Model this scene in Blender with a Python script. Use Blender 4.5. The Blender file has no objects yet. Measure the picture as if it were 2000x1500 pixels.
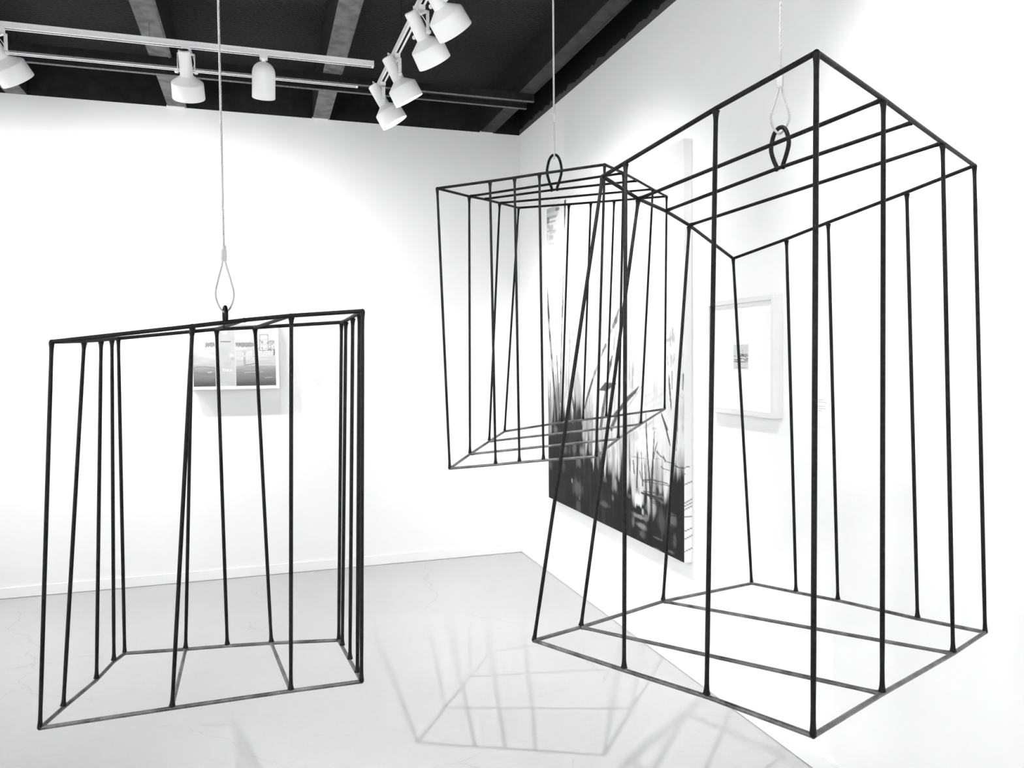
import bpy, bmesh, math, random
import numpy as np
from mathutils import Vector, Matrix

random.seed(7); rng = np.random.default_rng(7)
COL = bpy.context.scene.collection
V = Vector
CX, CY, H, DECK = 2.0, 5.953, 3.355, 3.60       # right wall, back wall, top of the white wall, roof deck
XL, YF = -2.0, -1.8                              # the unseen left wall and the wall behind the visitor

# ---------------------------------------------------------------- materials
def mat(name, col, rough=.6, spec=.3, metal=0., noise=None, bump=None, emit=None):
    m = bpy.data.materials.new(name); m.use_nodes = True
    nt = m.node_tree; b = nt.nodes['Principled BSDF']
    b.inputs['Roughness'].default_value = rough
    b.inputs['Specular IOR Level'].default_value = spec
    b.inputs['Metallic'].default_value = metal
    b.inputs['Base Color'].default_value = (col, col, col, 1)
    tc = nt.nodes.new('ShaderNodeTexCoord')
    if noise:
        lo, hi, sc, det = noise
        n = nt.nodes.new('ShaderNodeTexNoise'); n.inputs['Scale'].default_value = sc; n.inputs['Detail'].default_value = det
        r = nt.nodes.new('ShaderNodeValToRGB')
        r.color_ramp.elements[0].position = .3; r.color_ramp.elements[0].color = (lo, lo, lo, 1)
        r.color_ramp.elements[1].position = .7; r.color_ramp.elements[1].color = (hi, hi, hi, 1)
        nt.links.new(tc.outputs['Object'], n.inputs['Vector']); nt.links.new(n.outputs['Fac'], r.inputs['Fac'])
        nt.links.new(r.outputs['Color'], b.inputs['Base Color'])
    if bump:
        sc, st = bump
        n = nt.nodes.new('ShaderNodeTexNoise'); n.inputs['Scale'].default_value = sc; n.inputs['Detail'].default_value = 6
        u = nt.nodes.new('ShaderNodeBump'); u.inputs['Strength'].default_value = st; u.inputs['Distance'].default_value = .01
        nt.links.new(tc.outputs['Object'], n.inputs['Vector']); nt.links.new(n.outputs['Fac'], u.inputs['Height'])
        nt.links.new(u.outputs['Normal'], b.inputs['Normal'])
    if emit:
        b.inputs['Emission Color'].default_value = (1, 1, 1, 1); b.inputs['Emission Strength'].default_value = emit
    return m

def paint_mat(name, rough=.55, spec=.2):
    m = bpy.data.materials.new(name); m.use_nodes = True
    nt = m.node_tree; b = nt.nodes['Principled BSDF']
    a = nt.nodes.new('ShaderNodeAttribute'); a.attribute_name = 'paint'
    nt.links.new(a.outputs['Color'], b.inputs['Base Color'])
    b.inputs['Roughness'].default_value = rough; b.inputs['Specular IOR Level'].default_value = spec
    return m

M = {}
M['wall'] = mat('white_wall_paint', .86, .75, .2, bump=(220, .04))
M['floor'] = None
M['deck'] = mat('black_deck_paint', .02, .75, .15, noise=(.005, .022, 45, 9), bump=(60, .8))
M['black'] = mat('black_paint', .012, .8, .15, noise=(.008, .016, 20, 5))
M['joist'] = mat('worn_plaster_joist', .2, .8, .1, noise=(.09, .20, 14, 9), bump=(90, .3))
M['joist_dark'] = mat('dark_painted_joist', .05, .8, .1, noise=(.03, .05, 14, 6))
M['lip'] = mat('worn_beam_lip', .12, .7, .2, noise=(.07, .15, 60, 6))
M['white_metal'] = mat('white_enamel', .88, .38, .4)
M['slot'] = mat('dark_track_slot', .03, .6, .3)
M['inner'] = mat('white_reflector', .9, .3, .4)
M['bulb'] = mat('glowing_bulb', .9, .4, .2, emit=9)
M['steel'] = mat('blackened_steel', .006, .5, .10, noise=(.002, .011, 130, 6), bump=(260, .3))
M['steel_lit'] = mat('painted_lit_steel', .05, .30, .5, noise=(.003, .11, 30, 8), bump=(260, .3))  # paler patches put overhead light into the colour of the bottom bars
M['weld'] = mat('bare_weld_steel', .12, .35, .6, metal=.4, noise=(.04, .24, 160, 4))
M['rope'] = mat('galvanised_wire_rope', .36, .40, .5)
M['alu'] = mat('aluminium_ferrule', .38, .35, .5)
M['frame'] = mat('white_frame_paint', .72, .5, .3)
M['mat_board'] = mat('white_mat_board', .88, .8, .1)
M['card'] = mat('label_card', .84, .7, .2)
M['print'] = mat('faint_print', .55, .8, .1)
M['canvas_art'] = paint_mat('canvas_paint', .7, .08)
M['collage_art'] = paint_mat('collage_paint')
M['print_art'] = paint_mat('print_ink', .7)

def floor_material():
    m = bpy.data.materials.new('pale_concrete'); m.use_nodes = True
    nt = m.node_tree; b = nt.nodes['Principled BSDF']; L = nt.links
    tc = nt.nodes.new('ShaderNodeTexCoord')
    def noise(sc, det, vec=None, dist=0):
        n = nt.nodes.new('ShaderNodeTexNoise'); n.inputs['Scale'].default_value = sc; n.inputs['Detail'].default_value = det
        n.inputs['Distortion'].default_value = dist
        L.new(vec or tc.outputs['Object'], n.inputs['Vector']); return n
    def ramp(src, stops):
        r = nt.nodes.new('ShaderNodeValToRGB'); e = r.color_ramp.elements
        e[0].position, v = stops[0]; e[0].color = (v, v, v, 1)
        e[1].position, v = stops[-1]; e[1].color = (v, v, v, 1)
        for p, v in stops[1:-1]:
            q = e.new(p); q.color = (v, v, v, 1)
        L.new(src, r.inputs['Fac']); return r
    def mul(a, c):
        x = nt.nodes.new('ShaderNodeMix'); x.data_type = 'RGBA'; x.blend_type = 'MULTIPLY'; x.inputs[0].default_value = 1
        L.new(a, x.inputs[6]); L.new(c, x.inputs[7]); return x.outputs[2]
    base = ramp(noise(1.3, 6).outputs['Fac'], [(.3, FLOOR_LO), (.7, FLOOR_HI)]).outputs['Color']
    grain = ramp(noise(90, 4).outputs['Fac'], [(.3, .96), (.7, 1.0)]).outputs['Color']
    mp = nt.nodes.new('ShaderNodeMapping'); mp.inputs['Scale'].default_value = (3, 9, 1); mp.inputs['Rotation'].default_value = (0, 0, .5)
    L.new(tc.outputs['Object'], mp.inputs['Vector'])
    scuff = ramp(noise(3.2, 9, mp.outputs['Vector'], .6).outputs['Fac'], [(.62, 1.0), (.68, .965), (.75, .93)]).outputs['Color']
    vor = nt.nodes.new('ShaderNodeTexVoronoi'); vor.feature = 'DISTANCE_TO_EDGE'; vor.inputs['Scale'].default_value = .8
    wob = noise(4, 5); add = nt.nodes.new('ShaderNodeMix'); add.data_type = 'VECTOR'; add.inputs[0].default_value = .22
    L.new(tc.outputs['Object'], add.inputs[4]); L.new(wob.outputs['Color'], add.inputs[5]); L.new(add.outputs[1], vor.inputs['Vector'])
    crack = ramp(vor.outputs['Distance'], [(0.0, .86), (.004, 1.0)]).outputs['Color']
    crack_mask = ramp(noise(1.1, 3).outputs['Fac'], [(.5, 1.0), (.6, 0.0)]).outputs['Color']
    lift = nt.nodes.new('ShaderNodeMix'); lift.data_type = 'RGBA'; lift.blend_type = 'LIGHTEN'; lift.inputs[0].default_value = 1
    L.new(crack, lift.inputs[6]); L.new(crack_mask, lift.inputs[7])
    L.new(mul(mul(mul(base, grain), scuff), lift.outputs[2]), b.inputs['Base Color'])
    b.inputs['Roughness'].default_value = .5; b.inputs['Specular IOR Level'].default_value = .35
    return m
FLOOR_LO, FLOOR_HI = .47, .51
M['floor'] = floor_material()

# black paint above the white wall, with a ragged grey edge along its foot
def ragged_material():
    m = mat('ragged_black_paint', .012, .85, .1)
    nt = m.node_tree; b = nt.nodes['Principled BSDF']; L = nt.links
    tc = nt.nodes.new('ShaderNodeTexCoord'); sp = nt.nodes.new('ShaderNodeSeparateXYZ'); L.new(tc.outputs['Object'], sp.inputs[0])
    n = nt.nodes.new('ShaderNodeTexNoise'); n.inputs['Scale'].default_value = 13; n.inputs['Detail'].default_value = 9
    mp = nt.nodes.new('ShaderNodeMapping'); mp.inputs['Scale'].default_value = (1, 1, .35)
    L.new(tc.outputs['Object'], mp.inputs['Vector']); L.new(mp.outputs['Vector'], n.inputs['Vector'])
    ma = nt.nodes.new('ShaderNodeMath'); ma.operation = 'MULTIPLY'; ma.inputs[1].default_value = .09
    L.new(n.outputs['Fac'], ma.inputs[0])
    lt = nt.nodes.new('ShaderNodeMath'); lt.operation = 'LESS_THAN'
    L.new(sp.outputs['Z'], lt.inputs[0]); L.new(ma.outputs[0], lt.inputs[1])
    mx = nt.nodes.new('ShaderNodeMix'); mx.data_type = 'RGBA'
    mx.inputs[6].default_value = (.012, .012, .012, 1); mx.inputs[7].default_value = (.07, .07, .07, 1)
    L.new(lt.outputs[0], mx.inputs[0]); L.new(mx.outputs[2], b.inputs['Base Color'])
    return m
M['ragged'] = ragged_material()

# ---------------------------------------------------------------- mesh helpers
def link(name, bm, material, parent=None, smooth=True, origin=None):
    me = bpy.data.meshes.new(name)
    if origin is not None:
        bmesh.ops.translate(bm, verts=bm.verts, vec=-V(origin))
    bmesh.ops.recalc_face_normals(bm, faces=bm.faces)
    bm.to_mesh(me); bm.free()
    mats = material if isinstance(material, (list, tuple)) else [material]
    for m in mats: me.materials.append(m)
    if smooth:
        for p in me.polygons: p.use_smooth = True
        me.set_sharp_from_angle(angle=math.radians(38))
    o = bpy.data.objects.new(name, me); COL.objects.link(o)
    if origin is not None: o.location = origin
    if parent is not None: o.parent = parent
    return o

def box(bm, x0, x1, y0, y1, z0, z1, mi=0, bevel=0):
    vs = [bm.verts.new((x, y, z)) for x in (x0, x1) for y in (y0, y1) for z in (z0, z1)]
    fs = []
    for q in ((0,1,3,2), (4,6,7,5), (0,4,5,1), (2,3,7,6), (0,2,6,4), (1,5,7,3)):
        f = bm.faces.new([vs[i] for i in q]); f.material_index = mi; fs.append(f)
    if bevel:
        es = {e for f in fs for e in f.edges}
        bmesh.ops.bevel(bm, geom=list(es), offset=bevel, segments=2, affect='EDGES', profile=.5)
    return vs

def frames(pts):
    n = len(pts); T = []
    for i in range(n):
        a = pts[max(i-1, 0)]; b = pts[min(i+1, n-1)]
        T.append((b-a).normalized())
    up = V((0, 0, 1)) if abs(T[0].z) < .9 else V((1, 0, 0))
    N = [(up - T[0]*up.dot(T[0])).normalized()]
    for i in range(1, n):
        v = N[-1] - T[i]*N[-1].dot(T[i]); N.append(v.normalized())
    return T, N

def tube(bm, pts, rad, seg=10, closed=False, caps=True):
    pts = [V(p) for p in pts]; n = len(pts)
    rad = rad if isinstance(rad, (list, tuple)) else [rad]*n
    T, N = frames(pts)
    if closed:
        for i in range(n):
            T[i] = (pts[(i+1) % n]-pts[i-1]).normalized()
        N = [(N[i]-T[i]*N[i].dot(T[i])).normalized() for i in range(n)]
    rings = []
    for i in range(n):
        B = T[i].cross(N[i])
        rings.append([bm.verts.new(pts[i] + (N[i]*math.cos(2*math.pi*k/seg) + B*math.sin(2*math.pi*k/seg))*rad[i]) for k in range(seg)])
    for i in range(n if closed else n-1):
        a, b = rings[i], rings[(i+1) % n]
        for k in range(seg):
            bm.faces.new((a[k], a[(k+1) % seg], b[(k+1) % seg], b[k]))
    if caps and not closed:
        bm.faces.new(rings[0][::-1]); bm.faces.new(rings[-1])

def lathe(bm, prof, seg=40, mi=0, mtx=None):
    """profile of (radius, z) swept round z"""
    rings = []
    for r, z in prof:
        if r < 1e-6: rings.append([bm.verts.new((0, 0, z))])
        else: rings.append([bm.verts.new((r*math.cos(2*math.pi*k/seg), r*math.sin(2*math.pi*k/seg), z)) for k in range(seg)])
    for a, b in zip(rings, rings[1:]):
        for k in range(seg):
            k2 = (k+1) % seg
            if len(a) == 1 and len(b) == 1: continue
            if len(a) == 1: f = bm.faces.new((a[0], b[k2], b[k]))
            elif len(b) == 1: f = bm.faces.new((a[k], a[k2], b[0]))
            else: f = bm.faces.new((a[k], a[k2], b[k2], b[k]))
            f.material_index = mi
    if mtx is not None:
        bmesh.ops.transform(bm, matrix=mtx, verts=[v for r in rings for v in r])

def ball(bm, c, r, u=10, v=7):
    bmesh.ops.create_uvsphere(bm, u_segments=u, v_segments=v, radius=r, matrix=Matrix.Translation(V(c)))

def empty(name, loc, label, cat, group=None):
    o = bpy.data.objects.new(name, None); o.empty_display_size = .05; COL.objects.link(o)
    o.location = loc; tag(o, label, cat, group); return o

def tag(o, label, cat, group=None):
    o['label'] = label; o['category'] = cat
    if group: o['group'] = group
    return o

def struct(o):
    o['kind'] = 'structure'; return o

def sbox(name, x0, x1, y0, y1, z0, z1, m, bevel=0):
    bm = bmesh.new(); o = ((x0+x1)/2, (y0+y1)/2, z0)
    box(bm, x0, x1, y0, y1, z0, z1, 0, bevel)
    return link(name, bm, m, origin=o, smooth=False)

# ---------------------------------------------------------------- the room
struct(sbox('floor', XL-.15, CX+.15, YF-.15, CY+.15, -.12, 0, M['floor']))
struct(sbox('ceiling', XL-.15, CX+.15, YF-.15, CY+.15, DECK, DECK+.12, M['deck']))
struct(sbox('wall_back', XL-.15, CX+.15, CY, CY+.15, 0, H, M['wall']))
struct(sbox('wall_right', CX, CX+.15, YF-.15, CY, 0, H, M['wall']))
struct(sbox('wall_left', XL-.15, XL, YF-.15, CY, 0, H, M['wall']))
struct(sbox('wall_front', XL, CX, YF-.15, YF, 0, H, M['wall']))
# the black-painted head of the walls, above the white
struct(sbox('trim_1', XL-.15, CX+.15, CY+.004, CY+.15, H, DECK, M['black']))
struct(sbox('trim_2', CX+.004, CX+.15, YF-.15, CY+.004, H, DECK, M['ragged']))
struct(sbox('trim_3', XL-.15, XL-.004, YF-.15, CY+.004, H, DECK, M['black']))
struct(sbox('trim_4', XL-.004, CX+.004, YF-.15, YF-.004, H, DECK, M['black']))
# skirting boards
bb = .075
struct(sbox('baseboard_back', XL, CX, CY-.010, CY, 0.003, bb, M['wall'], .002))
struct(sbox('baseboard_right', CX-.010, CX, YF, CY-.010, 0.003, bb, M['wall'], .002))

# ceiling joists, running from the back wall over the visitor's head
def joist(name, x0, x1, m, y1=CY+.004, cap=True):
    bm = bmesh.new()
    box(bm, x0, x1, YF, y1, H+.006, DECK, 1); box(bm, x0, x1, YF, y1, H+.001, H+.006, 0)
    box(bm, x1-.016, x1-.009, YF, 4.99, H-.004, H+.001, 0)       # the raised arris along one edge
    o = struct(link(name, bm, [m, M['black']], origin=((x0+x1)/2, y1, H), smooth=False))
    if cap:
        c = bmesh.new(); box(c, x0-.006, x1-.012, CY-.016, CY+.003, H-.006, H+.006, 0)
        link('plaster_cap', c, M['wall'], smooth=False).parent = o
        o.children[0].location = -V(o.location)
    return o
joist('trim_5', -.580, -.458, M['joist'])
joist('trim_6', .402, .520, M['joist'])
joist('trim_7', 1.682, 1.790, M['joist_dark'])
joist('trim_8', -1.56, -1.44, M['joist'], cap=False)

# dark steel cross beam under the joists: two worn lips with a hollow between
bm = bmesh.new()
BX0, BX1 = XL, 1.788
for a, b in ((4.990, 5.016), (5.146, 5.170)):
    box(bm, BX0, BX1, a, b, 3.308, H, 1); box(bm, BX0, BX1, a, b, 3.305, 3.308, 0)
box(bm, BX0, BX1, 5.016, 5.146, 3.338, H, 1)
struct(link('trim_9', bm, [M['lip'], M['black']], origin=(0, 5.08, 3.305), smooth=False))

# ---------------------------------------------------------------- lighting tracks
def track_mesh(length, w=.034, h=.030):
    """a slotted aluminium rail along local +x, top at z=0"""
    bm = bmesh.new(); a = w/2; s = .0055; d = .016; g = .0022
    prof = [(-a, 0), (-a, -h*.42), (-a+g, -h*.46), (-a+g, -h*.54), (-a, -h*.58), (-a, -h), (-s, -h), (-s, -h+d), (s, -h+d), (s, -h), (a, -h), (a, -h*.58), (a-g, -h*.54), (a-g, -h*.46), (a, -h*.42), (a, 0)]
    r = [[bm.verts.new((x, y, z)) for y, z in prof] for x in (0, length)]
    n = len(prof)
    for i in range(n):
        f = bm.faces.new((r[0][i], r[0][(i+1) % n], r[1][(i+1) % n], r[1][i]))
        if i in (6, 7, 8): f.material_index = 1
    bm.faces.new(r[0]); bm.faces.new(r[1][::-1])
    return bm

def track(name, p0, p1, label, clips, group='white lighting tracks under the ceiling'):
    p0, p1 = V(p0), V(p1); d = p1-p0
    root = empty(name, p0, label, 'lighting track', group); root.rotation_euler.z = math.atan2(d.y, d.x)
    link('rail', track_mesh(d.length), [M['white_metal'], M['slot']], root, smooth=False)
    for e, sx in ((0, -1), (d.length, 1)):
        c = bmesh.new(); box(c, min(e, e+sx*.012), max(e, e+sx*.012), -.018, .018, -.031, .001, 0, .002)
        link('end_cap', c, M['white_metal'], root, smooth=False)
    for t, top in clips:
        c = bmesh.new(); box(c, t-.0015, t+.0015, .006, .009, 0, top-p0.z, 0)
        link('mounting_clip', c, M['joist'] if top == H else M['black'], root, smooth=False)
    return root
ZT = 3.275
track('lighting_track', (-1.9, 4.505, ZT), (.634, 4.505, ZT), 'long white lighting track running parallel to the back wall with three spotlights in view', [(1.9-.52, H), (1.9+.46, H)])
TX = lambda y: .752-.02*(y-3.65)
track('lighting_track', (TX(-1.6), -1.6, ZT), (TX(4.93), 4.93, ZT), 'white lighting track running away from the viewer, with four spotlights tilted to the right', [(1.0, DECK), (3.0, DECK), (5.7, DECK)])
t3 = track('lighting_track', (-1.95, 5.036, 3.3335), (.609, 5.036, 3.3335), 'thin white lighting track without lamps fixed inside the dark cross beam', [])

SPOT_BLEND = 1.0
# ---------------------------------------------------------------- spotlights
def align(axis):
    """rotation taking local -z onto axis, keeping local x level"""
    z = -V(axis).normalized(); x = V((0, 0, 1)).cross(z)
    x = x.normalized() if x.length > 1e-4 else V((1, 0, 0))
    y = z.cross(x); return Matrix((x, y, z)).transposed().to_4x4()

def spotlight(adapter, axis, label, power, cone, group='white track spotlights', pivot_drop=.105, dx=None, soft=.02):
    """step-necked track head: adapter under the rail, stirrup, neck, cone and wide rim"""
    A = V(adapter); Pv = A - V((0, 0, pivot_drop))
    root = empty('track_spotlight', A, label, 'spotlight', group)
    R = align(axis); ax = V(axis).normalized()
    xw = (R @ V((1, 0, 0))); loc = lambda v: V(v)
    yaw = math.atan2(xw.y, xw.x)
    # adapter
    b = bmesh.new(); box(b, -.021, .021, -.0165, .0165, 0, ZT-.030-A.z+.0005, 0, .003); box(b, -.014, .014, -.012, .012, -.008, 0, 0)
    o = link('track_adapter', b, M['white_metal'], root, smooth=False); o.rotation_euler.z = yaw if dx is None else dx
    # stirrup
    b = bmesh.new(); w = .0405; q = .0035
    box(b, -w-q, w+q, -.009, .009, -.014, -.0095, 0)
    for s in (-1, 1): box(b, min(s*w, s*(w+q)), max(s*w, s*(w+q)), -.009, .009, -pivot_drop-.008, -.0095, 0)
    o = link('stirrup', b, M['white_metal'], root, smooth=False); o.rotation_euler.z = yaw
    for s in (-1, 1):
        b = bmesh.new(); lathe(b, [(0, .001), (.0075, .001), (.0095, -.004), (.0095, -.010), (.006, -.014), (0, -.014)], 16, 0, Matrix.Translation(V((s*(w+q), 0, -pivot_drop))) @ Matrix.Rotation(-s*math.pi/2, 4, 'Y') @ Matrix.Rotation(math.pi, 4, 'X') @ Matrix.Rotation(math.pi, 4, 'X'))
        o = link('knob', b, M['white_metal'], root); o.rotation_euler.z = yaw
        b = bmesh.new(); tube(b, [(s*.030, 0, -pivot_drop), (s*(w+q+.002), 0, -pivot_drop)], .004, 8)
        o = link('pivot_pin', b, M['white_metal'], root); o.rotation_euler.z = yaw
    # feed wire looping out of the neck
    mh = Matrix.Translation(V((0, 0, -pivot_drop))) @ R
    b = bmesh.new(); pts = [mh @ V((.020, 0, .100)), mh @ V((.026, .004, .125)) , mh @ V((.037, .012, .090)), mh @ V((.042, .018, .045)), mh @ V((.034, .016, .020)), mh @ V((.0285, .008, .018))]
    tube(b, [p for p in smooth_path(pts, 5)], .0018, 6)
    link('feed_wire', b, M['white_metal'], root)
    # shade: neck, cone, rim with an inner wall
    b = bmesh.new()
    lathe(b, [(.024, .112), (.0315, .107), (.0315, .104), (.033, -.018), (.0345, -.020), (.079, -.053), (.0815, -.057), (.0835, -.136), (.0825, -.138), (.0805, -.136), (.0785, -.060), (.070, -.052), (.034, -.030), (.024, -.024), (0, -.024)], 44, 0, mh)
    link('shade', b, M['white_metal'], root)
    b = bmesh.new(); lathe(b, [(.024, .112), (.015, .1135), (0, .1135)], 32, 0, mh); link('vented_cap', b, M['slot'], root)
    b = bmesh.new(); lathe(b, [(0, -.030), (.030, -.034), (.046, -.075), (.047, -.083), (0, -.088)], 32, 0, mh)
    link('bulb', b, M['bulb'], root)
    lamp_light(root, mh, -.142, power, cone, soft)
    return root

def lamp_light(root, mh, z, power, cone, soft):
    L = bpy.data.lights.new('spot_beam', 'SPOT'); L.energy = power; L.spot_size = math.radians(cone); L.spot_blend = SPOT_BLEND
    L.shadow_soft_size = soft
    o = bpy.data.objects.new('spot_beam', L); COL.objects.link(o); o.parent = root
    m = mh @ Matrix.Translation(V((0, 0, z))); o.matrix_local = m

def smooth_path(pts, n, closed=False):
    """Catmull-Rom through the points"""
    out = []; m = len(pts); pts = [V(p) for p in pts]
    g = (lambda i: pts[i % m]) if closed else (lambda i: pts[min(max(i, 0), m-1)])
    for i in range(m if closed else m-1):
        p0, p1, p2, p3 = g(i-1), g(i), g(i+1), g(i+2)
        for k in range(n):
            t = k/n
            out.append(.5*((2*p1) + (p2-p0)*t + (2*p0-5*p1+4*p2-p3)*t*t + (3*p1-p0-3*p2+p3)*t**3))
    if not closed: out.append(pts[-1])
    return out

def bullet(adapter, axis, label, power, cone, group='white track spotlights'):
    A = V(adapter); root = empty('track_spotlight', A, label, 'spotlight', group)
    R = align(axis); mh = Matrix.Translation(V((0, 0, -.004))) @ R; ax = V(axis).normalized()
    b = bmesh.new(); box(b, -.021, .021, -.0165, .0165, 0, ZT-.030-A.z+.0005, 0, .003)
    link('track_adapter', b, M['white_metal'], root, smooth=False)
    b = bmesh.new(); lathe(b, [(0, .006), (.011, .006), (.011, -.012), (0, -.012)], 16, 0); link('swivel', b, M['white_metal'], root)
    pr = [(0, -.004)] + [(.0615*math.sin(a), -.004-.062*(1-math.cos(a))) for a in [math.pi/2*k/10 for k in range(1, 11)]]
    pr += [(.0625, -.195), (.0610, -.197), (.0590, -.194), (.0575, -.075), (.030, -.055), (0, -.055)]
    b = bmesh.new(); lathe(b, pr, 44, 0, mh); link('shade', b, M['white_metal'], root)
    b = bmesh.new(); lathe(b, [(0, -.056), (.025, -.06), (.045, -.115), (.046, -.125), (0, -.130)], 32, 0, mh); link('bulb', b, M['bulb'], root)
    lamp_light(root, mh, -.2, power, cone, .02)
    return root

PB, PR, PX, PW, PK = 62, 50, 98, 560, 215
ZA = 3.222
spotlight((-1.200, 4.505, ZA), (.42, .52, -.74), 'white stepped spotlight cut off by the left edge of the photo', PB, 160)
spotlight((-.344, 4.505, ZA), (.03, .57, -.82), 'white stepped spotlight hanging upright on the track along the back wall', PB*.52, 150)
bullet((.049, 4.505, ZA), (-.015, .48, -.87), 'white bullet-shaped spotlight with a domed top', PB*.5, 150)
H4 = [((.7585, 3.330), (.62, .33, -.71), 'white spotlight on the receding track nearest to the viewer, cut by the top edge', .104),
      ((.7518, 3.664), (.53, .34, -.78), 'white spotlight second nearest to the viewer on the receding track', .110),
      ((.7395, 4.280), (.50, .10, -.86), 'white spotlight third from the viewer on the receding track, overlapping the farthest one', .098),
      ((.7304, 4.740), (.52, .00, -.85), 'white spotlight at the far end of the receding track, its mouth in view', .094)]
for (x, y), ax, lab, pd in H4:
    spotlight((x, y, ZA), ax, lab, PR, 96, pivot_drop=pd, dx=math.pi/2)
# the tracks go on past the frame; unseen heads added to brighten the walls
for x, y, ax, p, cone, soft in ((TX(1.55), 1.55, (.72, 0, -.69), PX, 100, .06), (TX(.4), .4, (.72, -.1, -.69), PX, 90, .06), (TX(-.9), -.9, (.1, -.78, -.62), PW, 85, .06)):
    spotlight((x, y, ZA), ax, 'unseen white spotlight added further along the receding track to brighten the room', p, cone, dx=math.pi/2, soft=soft)
track('lighting_track', (.46, .5, ZT), (.46, 1.6, ZT), 'short unseen lighting track added over the visitor for the shadow-casting spotlight', [(.2, DECK), (.9, DECK)])  # track added out of view to carry the shadow lamp
spotlight((.46, 1.08, ZA), (.12, .50, -.857), 'white spotlight over the visitor that throws the cage shadows on the floor, outside the photo', PK, 54, dx=math.pi/2, soft=.012)
track('lighting_track', (-.80, -1.4, ZT), (-.80, 2.4, ZT), 'unseen white lighting track added over the left side of the room for the fill spotlights', [(.8, DECK), (3.0, DECK)])  # added track, carries the unseen fill heads below
spotlight((-1.78, 4.505, ZA), (-.1, .52, -.85), 'unseen white spotlight added at the left end of the back wall track to brighten the wall', PB*1.35, 164)  # unseen head added to lift the dim left end of the wall
for y, ax in ((1.9, (-.78, .1, -.62)), (.9, (-.78, 0, -.62)), (-.1, (-.78, -.05, -.62)), (-.95, (-.1, -.78, -.62))):
    spotlight((-.80, y, ZA), ax, 'unseen white spotlight added over the left side of the room as bounce fill', PW, 85, dx=math.pi/2)  # unseen heads added so bounce off the walls fills the room

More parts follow.
